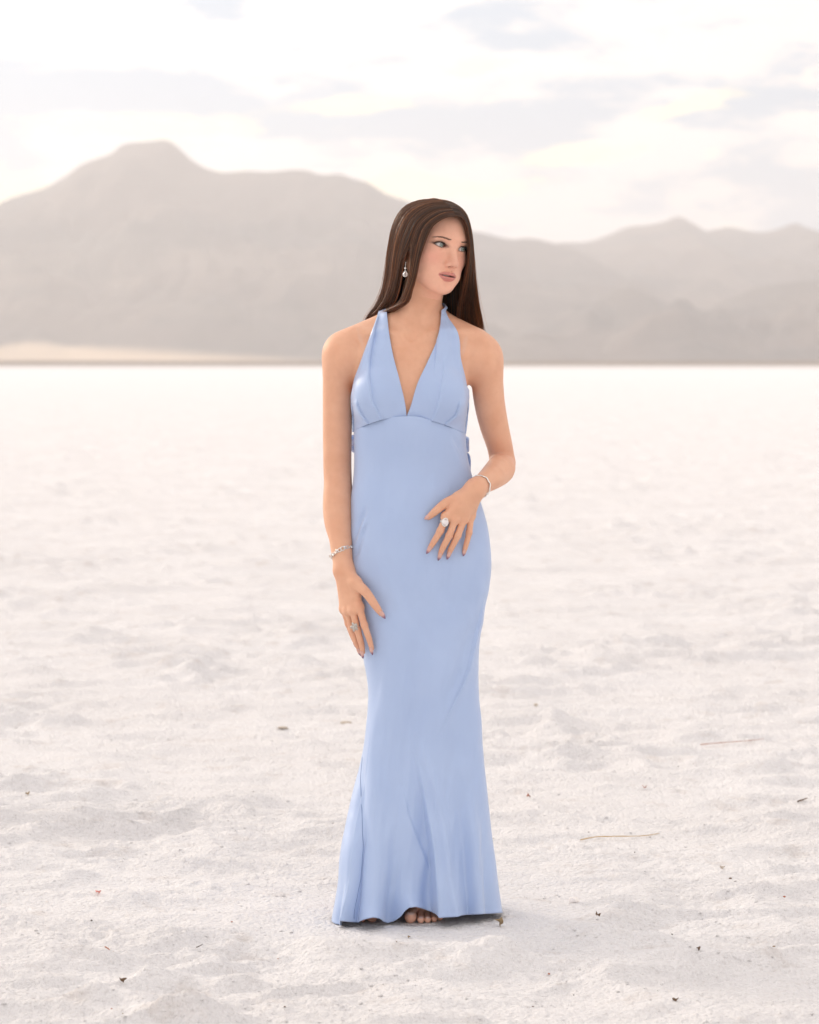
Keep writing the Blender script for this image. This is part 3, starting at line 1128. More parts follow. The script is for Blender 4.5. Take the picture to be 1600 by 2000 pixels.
def build_body(parent):
    V, Q, N = mesh_implicit(body_d, (-0.26, -0.20, -0.012), (0.29, 0.16, 1.735), 0.0018)
    # ---- skin colour: own tints (lips, blush, eye make-up, knuckles), some light and shade painted in
    base = np.array([0.755, 0.418, 0.272])
    C = np.tile(base, (len(V), 1))
    mott = fbm(V[:, 0] * 22 + V[:, 1] * 13, V[:, 2] * 22 + V[:, 1] * 9, 3, 5)
    C *= 1 + np.stack([0.06 * mott, 0.12 * mott, 0.15 * mott], -1)
    L = to_head(V)
    ax = np.abs(L[:, 0]); y = L[:, 1]; z = L[:, 2]
    head = (np.abs(L[:, 0]) < 0.09) & (np.abs(z) < 0.13) & (np.abs(y) < 0.13)

    def blend(w, c):
        w = np.where(head, np.clip(w, 0, 1), 0)[:, None]
        C[:] = C * (1 - w) + np.asarray(c) * w
    front = sstep(-0.02, -0.05, y)
    blend(0.80 * front, (0.860, 0.475, 0.345))  # face tint painted lighter to offset the shade of the hair
    blush = np.exp(-(((ax - 0.046) / 0.023) ** 2 + ((z + 0.030) / 0.021) ** 2)) * front
    blend(0.42 * blush, (0.80, 0.33, 0.265))
    nose = np.exp(-((ax / 0.012) ** 2 + ((z + 0.039) / 0.012) ** 2)) * front
    blend(0.30 * nose, (0.64, 0.31, 0.245))
    # lips
    lipu = -0.0592 - 0.0028 * np.exp(-(ax / 0.0028) ** 2) - 0.0075 * (ax / 0.0260) ** 2.2
    lipl = -0.0834 + 0.0130 * (ax / 0.0260) ** 2.0
    wl = sstep(-0.0008, 0.0008, np.minimum(lipu - z, z - lipl)) * sstep(0.0264, 0.0250, ax) * sstep(-0.060, -0.070, y)
    blend(0.88 * wl, (0.58, 0.205, 0.180))
    inner = np.exp(-((z + 0.0691) / 0.0016) ** 2) * sstep(0.0255, 0.022, ax) * sstep(-0.060, -0.070, y)
    blend(0.75 * inner, (0.16, 0.040, 0.038))  # shade between the parted lips painted as a dark line
    nst_shade = np.exp(-(((ax - 0.0060) / 0.0030) ** 2 + ((z + 0.0468) / 0.0022) ** 2)) * sstep(-0.085, -0.090, y)
    blend(0.85 * nst_shade, (0.22, 0.075, 0.06))  # nostril shade painted into the skin tint
    crease = np.exp(-(((ax - 0.0178) / 0.0016) ** 2 + ((z + 0.0415) / 0.0050) ** 2)) * front
    blend(0.12 * crease, (0.50, 0.22, 0.17))  # faint shade painted in the fold beside the nose wing
    # eye make-up
    do = lid_open(ax, z)
    near = sstep(-0.050, -0.060, y)
    shadow = sstep(0.0105, 0.001, do) * near * sstep(-0.003, 0.003, z) * (0.6 + 0.5 * sstep(0.02, 0.045, ax))
    blend(0.75 * shadow, (0.20, 0.090, 0.058))
    liner = sstep(0.0040, 0.0012, do) * near
    blend(np.where(z > 0.0, 0.92, 0.60) * liner, (0.030, 0.018, 0.014))
    wing = sstep(0.0026, 0.0005, np.abs(z - 0.0016 - 0.22 * (ax - 0.044))) * sstep(0.0535, 0.048, ax) * sstep(0.042, 0.046, ax) * near
    blend(0.75 * wing, (0.035, 0.020, 0.015))
    # inner corner pink
    blend(0.5 * np.exp(-(((ax - 0.0175) / 0.003) ** 2 + (z / 0.003) ** 2)) * near, (0.50, 0.20, 0.16))
    # knuckles and fingertips a little redder
    for H in (HAND_A, HAND_B):
        for f, pts in H.items():
            for i, w in ((1, 0.35), (2, 0.25), (3, 0.45)):
                g = np.exp(-(np.linalg.norm(V - pts[i], axis=1) / 0.009) ** 2)[:, None] * w
                C[:] = C * (1 - g) + np.array([0.60, 0.30, 0.21]) * g
    for q, rr, w in ((U(640, 935, 0.03), 0.03, 0.35), (U(1000, 905, 0.06), 0.035, 0.35), (U(985, 882, 0.03), 0.02, 0.25), (U(700, 1120, -0.06), 0.02, 0.2)):
        g = np.exp(-(np.linalg.norm(V - q, axis=1) / rr) ** 2)[:, None] * w
        C[:] = C * (1 - g) + np.array([0.60, 0.29, 0.20]) * g
    # feet redder
    g = (sstep(0.10, 0.02, V[:, 2]) * 0.45)[:, None]
    C[:] = C * (1 - g) + np.array([0.76, 0.43, 0.34]) * g
    # faint pale strap tan lines over the shoulders
    for a, b in ((U(700, 646, -0.02), U(712, 690, -0.06)), (U(912, 650, -0.02), U(905, 690, -0.06))):
        dd = np.abs(cap(V, a, b, 0, 0))
        g = (sstep(0.008, 0.002, dd) * 0.35)[:, None]
        C[:] = C * (1 - g) + np.array([0.72, 0.49, 0.385]) * g
    m, t, p, out = material('skin')
    at = t.node('ShaderNodeAttribute', attribute_name='tint')
    geo = t.node('ShaderNodeNewGeometry')
    nz = t.noise(geo.outputs['Position'], 900.0, 3, 0.6)
    nz2 = t.noise(geo.outputs['Position'], 90.0, 3, 0.6)
    c = t.mix(t.math('MULTIPLY', t.remap(nz2, 0.4, 0.75), 0.10), at.outputs['Color'], (0.50, 0.24, 0.16))
    t.l.new(c, p.inputs['Base Color'])
    p.inputs['Roughness'].default_value = 0.52
    p.inputs['Specular IOR Level'].default_value = 0.42
    p.inputs['Subsurface Weight'].default_value = 0.10
    p.inputs['Subsurface Radius'].default_value = (1.0, 0.35, 0.2)
    p.inputs['Subsurface Scale'].default_value = 0.006
    bump(t, p, t.math('ADD', nz, t.math('MULTIPLY', nz2, 1.2)), 0.28, 0.0014)
    o = link_mesh('body', V, Q, m, parent)
    vcol(o, 'tint', C)
    o.data.normals_split_custom_set_from_vertices(N.astype(np.float32))
    return o


person = empty('person', (0, 0, 0))
tag(person, 'barefoot person in a long pale blue halter dress standing on the salt, looking aside', 'person')
BODY = build_body(person)

# ------------------------------------------------------------------ the dress
def satin():
    m, t, p, out = material('blue_satin')
    geo = t.node('ShaderNodeNewGeometry')
    P = geo.outputs['Position']
    n = t.noise(P, 9.0, 3, 0.5)
    c = t.mix(t.remap(n, 0.3, 0.7), (0.395, 0.512, 0.760), (0.415, 0.532, 0.775))
    t.l.new(c, p.inputs['Base Color'])
    p.inputs['Roughness'].default_value = 0.42
    p.inputs['Specular IOR Level'].default_value = 0.55
    p.inputs['Specular Tint'].default_value = (0.92, 0.96, 1.0, 1)
    p.inputs['Anisotropic'].default_value = 0.5
    p.inputs['Sheen Weight'].default_value = 0.45
    p.inputs['Sheen Roughness'].default_value = 0.4
    p.inputs['Sheen Tint'].default_value = (0.80, 0.87, 1.0, 1)
    weave = t.noise(t.mapping(P, (1, 1, 1.6), rot=(0, 0.7, 0)), 700.0, 2, 0.5)
    soft = t.noise(P, 38.0, 3, 0.55)
    h = t.math('ADD', t.math('MULTIPLY', weave, 0.10), t.math('MULTIPLY', soft, 1.0))
    bump(t, p, h, 0.10, 0.004)
    return m


SATIN = satin()


def proj(V):
    """photograph pixels of points"""
    d = V - CAM
    k = d @ _f
    return 800 + FPX * (d @ _r) / k, 1000 - FPX * (d @ _u) / k


def line_x(line, py):
    a = np.array(line, float)
    return np.interp(py, a[:, 1], a[:, 0])


def fold(px, py, line, amps, width, side=None):
    """ridge (side None) or one-sided step along a line; amps: (py, metres) table"""
    a = np.array(amps, float)
    amp = np.interp(py, a[:, 0], a[:, 1], left=0, right=a[-1, 1])
    u = (px - line_x(line, py)) / width
    if side is None:
        return amp * np.exp(-u * u)
    u = u * side                                   # positive on the raised side
    return amp * sstep(-0.12, 0.04, u) * np.exp(-np.clip(u, 0, None) ** 1.5)


SEAM_PX = [(686, 843), (690.6, 842), (705, 834), (720.6, 827), (745, 818.5), (771, 814), (794, 812.5), (820, 814), (844, 820.5), (869, 828.5), (890, 838), (908, 846), (916, 850)]
HEM_PX = [(630, 1802), (644, 1802), (656, 1807), (668, 1808), (674, 1799), (684.6, 1801), (699, 1802), (711, 1796), (725, 1792), (737, 1794), (749, 1800), (765, 1802.6),
          (777, 1799), (784, 1791), (788, 1780), (795, 1773), (810, 1771.5), (832, 1776), (846, 1781), (850, 1787), (853, 1793), (867, 1792), (889, 1791), (900, 1788), (939, 1785.5),
          (981, 1783), (1000, 1783)]


def seam_py(px):
    a = np.array(SEAM_PX)
    return interp(px, a[:, 0], a[:, 1])


def hem_py(px):
    a = np.array(HEM_PX)
    return np.interp(px, a[:, 0], a[:, 1])


def skirt_base(c, s, z):
    """point of the smooth dress body: c, s = cos/sin of the section angle"""
    cx, a, bf, bb = dress_section(z)
    e = 2 / PEXP
    x = cx + a * np.sign(c) * np.abs(c) ** e
    b = np.where(s < 0, bf, bb)
    y = b * np.sign(s) * np.abs(s) ** e
    # the left of the hem swings towards the viewer
    low = sstep(0.52, 0.02, z)
    y = y - 0.085 * low ** 1.3 * sstep(0.25, -1.0, c) - 0.020 * low * sstep(0.2, 1.0, c)
    # thighs and knee show softly through the cloth
    return x, y


def skirt_folds(px, py, s):
    fr = sstep(0.15, -0.25, s)                       # front side only
    d = np.zeros_like(px)
    # big flap of the right-hand gore
    valley = [(802, 1440), (813, 1476), (827, 1546), (838, 1616), (847, 1686), (850, 1740), (851, 1800)]
    d += fold(px, py, valley, [(1420, 0), (1500, 0.0025), (1560, 0.007), (1680, 0.018), (1800, 0.028)], 50, +1)
    d += fold(px, py, [(822, 1454), (844, 1518), (864, 1602), (880, 1728), (891, 1795)], [(1440, 0), (1520, 0.005), (1640, 0.007), (1800, 0.007)], 10)
    d -= fold(px, py, [(812, 1440), (822, 1540), (830, 1616), (838, 1686), (836, 1800)], [(1420, 0), (1520, 0.002), (1640, 0.007), (1800, 0.013)], 20)
    # slanting pull across the shin
    diag = [(770, 1480), (782, 1526), (799, 1596), (824, 1658), (847, 1717), (850, 1800)]
    d += fold(px, py, diag, [(1490, 0), (1560, 0.0015), (1640, 0.0026), (1690, 0.0020), (1722, 0.0)], 34, -1)
    # foot pushes the hem out
    d += 0.020 * np.exp(-((px - 806) / 24) ** 2 - ((py - 1790) / 34) ** 2)
    d += 0.014 * np.exp(-((px - 726) / 20) ** 2 - ((py - 1800) / 26) ** 2)
    d -= 0.010 * np.exp(-((px - 765) / 18) ** 2 - ((py - 1800) / 60) ** 2)
    # left gore
    d += fold(px, py, [(728, 1380), (734, 1480), (740, 1600), (744, 1700), (738, 1800)], [(1360, 0), (1460, 0.006), (1560, 0.006), (1800, 0.007)], 20)
    d -= fold(px, py, [(768, 1480), (774, 1600), (778, 1700), (772, 1800)], [(1480, 0), (1600, 0.004), (1800, 0.010)], 24)
    d -= fold(px, py, [(707, 1500), (709, 1600), (710, 1660), (704, 1714), (694, 1800)], [(1480, 0), (1560, 0.004), (1700, 0.007), (1800, 0.012)], 12)
    d += fold(px, py, [(690, 1660), (688, 1720), (680, 1770), (676, 1800)], [(1640, 0), (1720, 0.004), (1800, 0.014)], 9)
    d -= fold(px, py, [(672, 1740), (662, 1800)], [(1720, 0), (1800, 0.006)], 7)
    # right gores: long soft flutes
    d -= fold(px, py, [(893, 1520), (902, 1620), (908, 1700), (916, 1800)], [(1500, 0), (1620, 0.005), (1800, 0.012)], 13)
    d += fold(px, py, [(912, 1500), (925, 1640), (936, 1800)], [(1480, 0), (1620, 0.005), (1800, 0.009)], 14)
    d -= fold(px, py, [(925, 1480), (943, 1640), (955, 1800)], [(1480, 0), (1640, 0.004), (1800, 0.008)], 12)
    # slanting highlight crease below the right hip
    d += fold(px, py, [(944, 1180), (932, 1233), (916, 1306), (896, 1350), (875, 1389), (850, 1440)], [(1170, 0), (1220, 0.0055), (1320, 0.0055), (1390, 0.003), (1440, 0)], 11, +1)
    d -= fold(px, py, [(938, 1180), (922, 1233), (904, 1306), (882, 1350), (858, 1400)], [(1190, 0), (1250, 0.004), (1330, 0.004), (1400, 0)], 13)
    # creases where the arm presses at the left hip
    d -= fold(px, py, [(712, 1000), (703, 1020), (695, 1046), (688, 1070)], [(985, 0), (1005, 0.003), (1046, 0.0035), (1070, 0)], 5)
    d -= fold(px, py, [(720, 1020), (711, 1038), (700, 1066), (690, 1096)], [(1020, 0), (1040, 0.003), (1080, 0.0035), (1100, 0)], 5)
    d += fold(px, py, [(716, 1005), (706, 1035), (694, 1070)], [(1000, 0), (1030, 0.004), (1075, 0)], 5)
    # faint pulls at the waist and hip
    d += fold(px, py, [(872, 850), (890, 880), (905, 930)], [(845, 0), (870, 0.0016), (930, 0)], 7)
    d -= fold(px, py, [(884, 850), (900, 880), (912, 920)], [(845, 0), (870, 0.0018), (920, 0)], 5)
    d -= 0.004 * np.exp(-((px - 860) / 60) ** 2 - ((py - 1190) / 60) ** 2)
    d += 0.006 * np.exp(-((px - 765) / 34) ** 2 - ((py - 1330) / 130) ** 2)
    d += 0.005 * np.exp(-((px - 868) / 30) ** 2 - ((py - 1380) / 110) ** 2)
    d -= 0.006 * np.exp(-((px - 815) / 22) ** 2 - ((py - 1330) / 130) ** 2)
    d += 0.0012 * fbm(px / 55, py / 90, 3, 9) + (0.0010 + 0.0030 * sstep(1100, 1500, py)) * fbm(px / 34 + py / 260, py / 190, 2, 19)
    d += 0.0022 * fbm(px / 60 - py / 75, py / 150 + px / 90, 2, 29) * sstep(880, 1000, py) * sstep(1420, 1200, py)
    low_ = sstep(1380, 1650, py)
    return d * fr * (1.35 + 0.55 * low_)


def build_skirt(parent):
    nf, nb, nr = 330, 120, 340
    # angle: front half dense
    phf = -math.pi / 2 + np.linspace(-1, 1, nf) * (math.pi / 2 + 0.15)
    phb = np.linspace(phf[-1], phf[0] + 2 * math.pi, nb + 2)[1:-1]
    ph = np.concatenate([phf, phb])
    nc = len(ph)
    c = np.cos(ph); s = np.sin(ph)
    # top edge: seam on the front, level band behind; bottom edge: hem
    zt = np.full(nc, 1.17)
    for _ in range(4):
        x, y = skirt_base(c, s, zt)
        px, py = proj(np.stack([x, y, zt], -1))
        w = sstep(0.25, -0.05, s)
        zt = U(px, seam_py(px), y)[:, 2] * w + U(800, 848, 0.0)[2] * (1 - w)
    zh = np.full(nc, 0.02)
    for _ in range(5):
        x, y = skirt_base(c, s, zh)
        px, py = proj(np.stack([x, y, zh], -1))
        d = skirt_folds(px, py, s)
        w = sstep(0.2, -0.05, s)
        zf = np.clip(U(px, hem_py(px), y - d)[:, 2], 0.0005, 0.09)
        zh = zf * w + (0.012 + 0.004 * np.sin(ph * 9)) * (1 - w)
    v = np.linspace(0, 1, nr)[:, None]
    Z = zt[None] * (1 - v) + zh[None] * v
    Cc = np.broadcast_to(c, Z.shape); Ss = np.broadcast_to(s, Z.shape)
    Xb, Yb = skirt_base(Cc, Ss, Z)
    e = 1e-3
    pn = np.concatenate([ph[1:], ph[:1]])
    # outward direction in plan from neighbouring columns
    dX = np.roll(Xb, -1, 1) - np.roll(Xb, 1, 1); dY = np.roll(Yb, -1, 1) - np.roll(Yb, 1, 1)
    ln = np.hypot(dX, dY) + 1e-9
    nx, ny = dY / ln, -dX / ln
    px, py = proj(np.stack([Xb, Yb, Z], -1).reshape(-1, 3))
    d = skirt_folds(px.reshape(Z.shape), py.reshape(Z.shape), Ss)
    # back flutes
    low = sstep(0.6, 0.0, Z)
    d = d + low * 0.012 * np.sin(ph * 7 + 1.0)[None] * sstep(0.35, 0.8, Ss)
    # turned hem: a faint stitched ridge just above the edge
    d = d + 0.0005 * np.exp(-(((Z - zh[None]) - 0.011) / 0.0025) ** 2) * -1
    Xv = Xb + nx * d
    Yv = Yb + ny * d
    # turn the hem under, the top edge in
    rows = [np.stack([Xv, Yv, Z], -1)]
    last = rows[0][-1]
    nl = np.stack([nx[-1], ny[-1], 0 * nx[-1]], -1)
    rows.append((last - 0.0012 * nl - np.array([0, 0, 0.0004]))[None])
    for kb, ins in ((2, 0.0022), (5, 0.0024), (9, 0.0026)):        # facing turned up inside, following the cloth
        rows.append((rows[0][-kb] - ins * np.stack([nx[-kb], ny[-kb], 0 * nx[-1]], -1))[None])
    first = rows[0][0]
    nl0 = np.stack([nx[0], ny[0], 0 * nx[0]], -1)
    top = (first - 0.0025 * nl0 - np.array([0, 0, 0.0]))[None]
    top2 = (first - 0.0060 * nl0 + np.array([0, 0, -0.006]))[None]
    G = np.concatenate([top2, top] + rows, 0)
    F = grid_faces(G.shape[0], nc, wrap=True)
    o = link_mesh('dress', G.reshape(-1, 3), F, SATIN, parent)
    tag(o, 'long pale blue satin skirt flaring to the floor')
    return o, rows[0]


DRESS_OBJ, SK = build_skirt(person)


# --- bodice: two gathered panels that become the halter straps
INNER_A = [(794, 830), (794, 812.5), (780, 741), (767.5, 691), (760, 647.5), (756, 610), (754, 596)]
OUTER_A = [(689, 850), (689, 835), (688.5, 779), (692.5, 741), (702, 715), (715, 679), (727, 647), (737.5, 617), (742, 600)]
INNER_B = [(795, 830), (795, 812.5), (801, 797), (816, 749), (835, 707), (855.6, 657), (861, 621), (862, 600)]
OUTER_B = [(909, 850), (911, 835), (914.7, 788), (910, 745), (900, 700), (893, 647.5), (872, 614), (868, 600)]


def trunk_cloth(P):
    return trunk(P)


def march_front(x, z, off, y0=-0.26):
    """depth where a cloth offset from the skin is met coming from the viewer"""
    y = np.full(len(x), y0); best = np.full(len(x), 9.0); yb = y.copy()
    done = np.zeros(len(x), bool)
    for _ in range(70):
        d = trunk_cloth(np.stack([x, y, z], -1)) - off
        m = (d < best) & ~done
        best[m] = d[m]; yb[m] = y[m]
        done |= d < 0.0004
        y = np.where(done | (y > 0.03), y, y + np.clip(d, 0.0003, 0.03) * 0.55)
    return yb, best


def march_radial(ax, ay, th, z, off):
    r = np.full(len(th), 0.30)
    for _ in range(50):
        P = np.stack([ax + r * np.cos(th), ay + r * np.sin(th), z], -1)
        r = np.maximum(r - 0.8 * (trunk_cloth(P) - off), 0.02)
    return np.stack([ax + r * np.cos(th), ay + r * np.sin(th), z], -1)


def bodice_panel(inner, outer, sgn, pleats, label):
    ns, nt, nw, nk = 110, 130, 22, 26
    S, T = np.meshgrid(np.linspace(0, 1, ns), np.linspace(0, 1, nt))
    ia = np.array(sorted(inner, key=lambda q: q[1]), float); oa = np.array(sorted(outer, key=lambda q: q[1]), float)
    inx = lambda py: interp(py, ia[:, 1], ia[:, 0])
    oux = lambda py: interp(py, oa[:, 1], oa[:, 0])
    py = 812 * (1 - T) + 606 * T
    for _ in range(5):
        px = inx(py) * (1 - S) + oux(py) * S
        py = (seam_py(px) + 1.2) * (1 - T) + 606 * T
    shape = px.shape
    px = px.ravel(); py = py.ravel()
    off = 0.0035
    y = np.full(len(px), -0.09)
    for _ in range(3):
        P = U(px, py, y)
        y, best = march_front(P[:, 0], P[:, 2], off)
    P = U(px, py, y)
    d = np.zeros(len(px))
    for line, amps, width, side in pleats:
        d += fold(px, py, line, amps, width, side)
    # cloth stands a touch proud along the seam and is fuller over the bust
    d += 0.0016
    G = np.stack([P[:, 0], P[:, 1], P[:, 2]], -1)
    dirv = np.stack([0.25 * np.clip((px - 802) / 110, -1, 1), -np.ones(len(px)), np.zeros(len(px))], -1)
    edge = sstep(1.0, 0.90, S.ravel())
    G = G + dirv * (d * (0.25 + 0.75 * edge))[:, None]
    G = G.reshape(nt, ns, 3)
    # wrap round the ribs under the arm
    ax, ay = float(U(802, 780, 0)[0]), 0.0
    E = G[:, -1]
    th0 = np.arctan2(E[:, 1] - ay, E[:, 0] - ax)
    pye = py.reshape(shape)[:, -1]
    wrap = math.radians(75) * sstep(752, 800, pye)
    if sgn < 0:
        th0 = np.where(th0 > 0, th0, th0 + 2 * math.pi)
    cols = []
    for j in range(1, nw + 1):
        f = j / nw
        th = th0 + (-sgn * -1) * wrap * f if sgn > 0 else th0 - wrap * f
        Q = march_radial(ax, ay, th, E[:, 2], 0.0042)
        wj = sstep(0.0, 0.25, f)
        r0 = np.hypot(E[:, 0] - ax, E[:, 1] - ay)
        Q0 = np.stack([ax + r0 * np.cos(th), ay + r0 * np.sin(th), E[:, 2]], -1)
        Qm = Q0 * (1 - wj) + Q * wj
        k = sstep(0.0, 0.12, wrap)[:, None]
        cols.append((Qm * k + E * (1 - k))[:, None, :])
    G = np.concatenate([G] + cols, 1)
    nS = G.shape[1]
    # strap carries on over the shoulder slope and round the nape, hugging the skin
    topr = G[-1]
    nape = U(813, 604, 0.085)
    rows = []
    for k in range(1, nk + 1):
        f = k / nk
        sp = (np.arange(nS) / nS - 0.35)[:, None] * np.array([0, 0, 0.02]) * -1
        way = U(874, 598, 0.052) if sgn > 0 else U(748, 600, 0.052)
        Q = topr * (1 - f) ** 2 + (way + sp) * 2 * f * (1 - f) + (nape + sp) * f * f
        for _ in range(14):
            e_ = 0.001
            d0 = trunk_cloth(Q)
            g_ = np.stack([trunk_cloth(Q + w_) - d0 for w_ in (np.array([e_, 0, 0]), np.array([0, e_, 0]), np.array([0, 0, e_]))], -1) / e_
            g_ /= np.linalg.norm(g_, axis=1)[:, None] + 1e-9
            Q = Q - 0.7 * g_ * (d0 - 0.0045)[:, None]
        rows.append(Q[None])
    G = np.concatenate([G] + rows, 0)
    F = grid_faces(G.shape[0], nS)
    if sgn > 0:
        F = F[:, ::-1]
    o = link_mesh('bodice_panel', G.reshape(-1, 3), F, SATIN, DRESS_OBJ)
    so = o.modifiers.new('thick', 'SOLIDIFY')
    so.thickness = 0.0016
    so.offset = -1.0
    tag(o, label)
    return o


PL_A = [([(738, 620), (728, 665), (722, 700), (721.5, 740), (727, 785), (746, 822)], [(620, 0.004), (680, 0.0075), (740, 0.0085), (800, 0.0065), (822, 0.004)], 24, -1),
        ([(699, 782), (700, 792), (706, 806), (721, 829)], [(780, 0.0), (788, 0.006), (806, 0.007), (829, 0.005)], 16, -1),
        ([(752, 610), (752, 650), (750, 720)], [(610, 0.002), (650, 0.002), (720, 0.0)], 8, None),
        ([(745, 610), (735, 650), (728, 690)], [(610, -0.003), (650, -0.003), (720, 0.0)], 6, None)]
PL_B = [([(868, 700), (867, 732), (861, 769), (854, 797), (844, 823)], [(695, 0.0), (732, 0.005), (769, 0.0065), (823, 0.0045)], 22, +1),
        ([(897, 785), (895, 797), (889, 812), (868, 830)], [(780, 0.0), (790, 0.006), (812, 0.007), (830, 0.005)], 16, +1),
        ([(859, 640), (855, 665), (852, 700), (850, 730)], [(625, 0.0), (645, 0.007), (690, 0.007), (740, 0.0)], 18, +1),
        ([(868, 620), (872, 660), (872, 720), (872, 760)], [(615, 0.002), (660, 0.002), (760, 0.0)], 7, None),
        ([(878, 625), (884, 680), (893, 740)], [(615, -0.003), (660, -0.0025), (740, 0.0)], 6, None),
        ([(900, 720), (905, 760), (906, 790)], [(700, 0), (740, 0.003), (790, 0)], 6, None)]
bodice_panel(INNER_A, OUTER_A, -1, PL_A, 'pleated halter panel on the left of the neckline')
bodice_panel(INNER_B, OUTER_B, +1, PL_B, 'pleated halter panel on the right of the neckline')


def tube(path, r, n=6, closed=False, taper=None):
    """simple swept tube: verts, faces"""
    p = np.asarray(path, float)
    m = len(p)
    tg = np.roll(p, -1, 0) - np.roll(p, 1, 0) if closed else np.gradient(p, axis=0)
    tg /= np.linalg.norm(tg, axis=1)[:, None] + 1e-12
    ref = np.array([0.31, -0.52, 0.79])
    a = np.cross(tg, ref); a /= np.linalg.norm(a, axis=1)[:, None] + 1e-12
    b = np.cross(tg, a)
    rr = np.broadcast_to(np.asarray(r, float), (m,)) if taper is None else r * np.asarray(taper)
    th = np.arange(n) * 2 * np.pi / n
    V = p[:, None] + rr[:, None, None] * (np.cos(th)[None, :, None] * a[:, None] + np.sin(th)[None, :, None] * b[:, None])
    i = np.arange(m if closed else m - 1)[:, None]; j = np.arange(n)[None]
    i2 = (i + 1) % m; j2 = (j + 1) % n
    F = np.stack([i * n + j, i2 * n + j, i2 * n + j2, i * n + j2], -1).reshape(-1, 4)
    return V.reshape(-1, 3), F


# --- side seam down the left gore, and the sash tied behind
def surf_at(px, py):
    """nearest point of the skirt front to a photograph position"""
    V = SK[:, :330].reshape(-1, 3)
    qx, qy = surf_at.p
    i = np.argmin((qx - px) ** 2 + (qy - py) ** 2)
    return V[i]


surf_at.p = proj(SK[:, :330].reshape(-1, 3))
SEAMDARK = simple_mat('seam_thread', (0.17, 0.25, 0.46), 0.7)
pts = []
for q in np.linspace(0, 1, 60):
    py = 1400 + q * 394
    pts.append(surf_at(line_x([(719, 1400), (716, 1425), (708, 1480), (704, 1518), (707, 1588), (709.6, 1658), (705, 1714), (696, 1761), (691, 1794)], py), py) + np.array([0, -0.0002, 0]))
pts = np.array(pts)
pts[1:-1] = (pts[:-2] + pts[1:-1] * 2 + pts[2:]) / 4
V, F = tube(pts, 0.0007, 5)
link_mesh('side_seam', V, F, SEAMDARK, DRESS_OBJ)


def ribbon(path, width, up=(0, 0, 1), tw=0.0):
    p = np.asarray(path, float)
    t = np.arange(len(p)); tt = np.linspace(0, len(p) - 1, 60)
    q = np.stack([interp(tt, t, p[:, i]) for i in range(3)], -1)
    w = np.interp(tt, np.linspace(0, len(p) - 1, len(width)), width)
    k = np.linspace(-0.5, 0.5, 9)
    up = np.asarray(up, float)
    G = q[:, None] + (w[:, None] * k[None])[..., None] * up
    G[..., 1] += 0.003 * np.cos(k * 9)[None]
    return G.reshape(-1, 3), grid_faces(60, 9)


for name, path, width in (
        ('sash_loop', [U(808, 874, 0.092), U(850, 866, 0.112), (U(890, 862, 0.115)), U(914.5, 866, 0.085), U(912, 872, 0.070), U(880, 882, 0.090), U(812, 880, 0.094)], [0.018, 0.030, 0.034, 0.030, 0.030, 0.030, 0.018]),
        ('sash_loop', [U(802, 874, 0.092), U(760, 866, 0.112), (U(715, 862, 0.115)), U(688, 862, 0.080), U(692, 872, 0.066), U(725, 882, 0.090), U(798, 880, 0.094)], [0.018, 0.030, 0.034, 0.030, 0.030, 0.030, 0.018]),
        ('sash_tail', [U(810, 880, 0.098), U(860, 890, 0.110), U(905, 897, 0.095), U(918.5, 906, 0.070), U(915, 960, 0.100), U(900, 1060, 0.135)], [0.020, 0.034, 0.036, 0.030, 0.030, 0.030])):
    V, F = ribbon(path, width)
    o = link_mesh(name, V, F, SATIN, DRESS_OBJ)
    o.modifiers.new('thick', 'SOLIDIFY').thickness = 0.001
kn = ell_knot = U(805, 876, 0.100)
u_, v_ = np.meshgrid(np.linspace(0, 2 * np.pi, 17)[:-1], np.linspace(0, np.pi, 9), indexing='ij')
Vk = np.stack([kn[0] + 0.016 * np.cos(u_) * np.sin(v_), kn[1] + 0.010 * np.sin(u_) * np.sin(v_), kn[2] + 0.018 * np.cos(v_)], -1)
link_mesh('sash_knot', Vk.reshape(-1, 3), grid_faces(16, 9), SATIN, DRESS_OBJ)

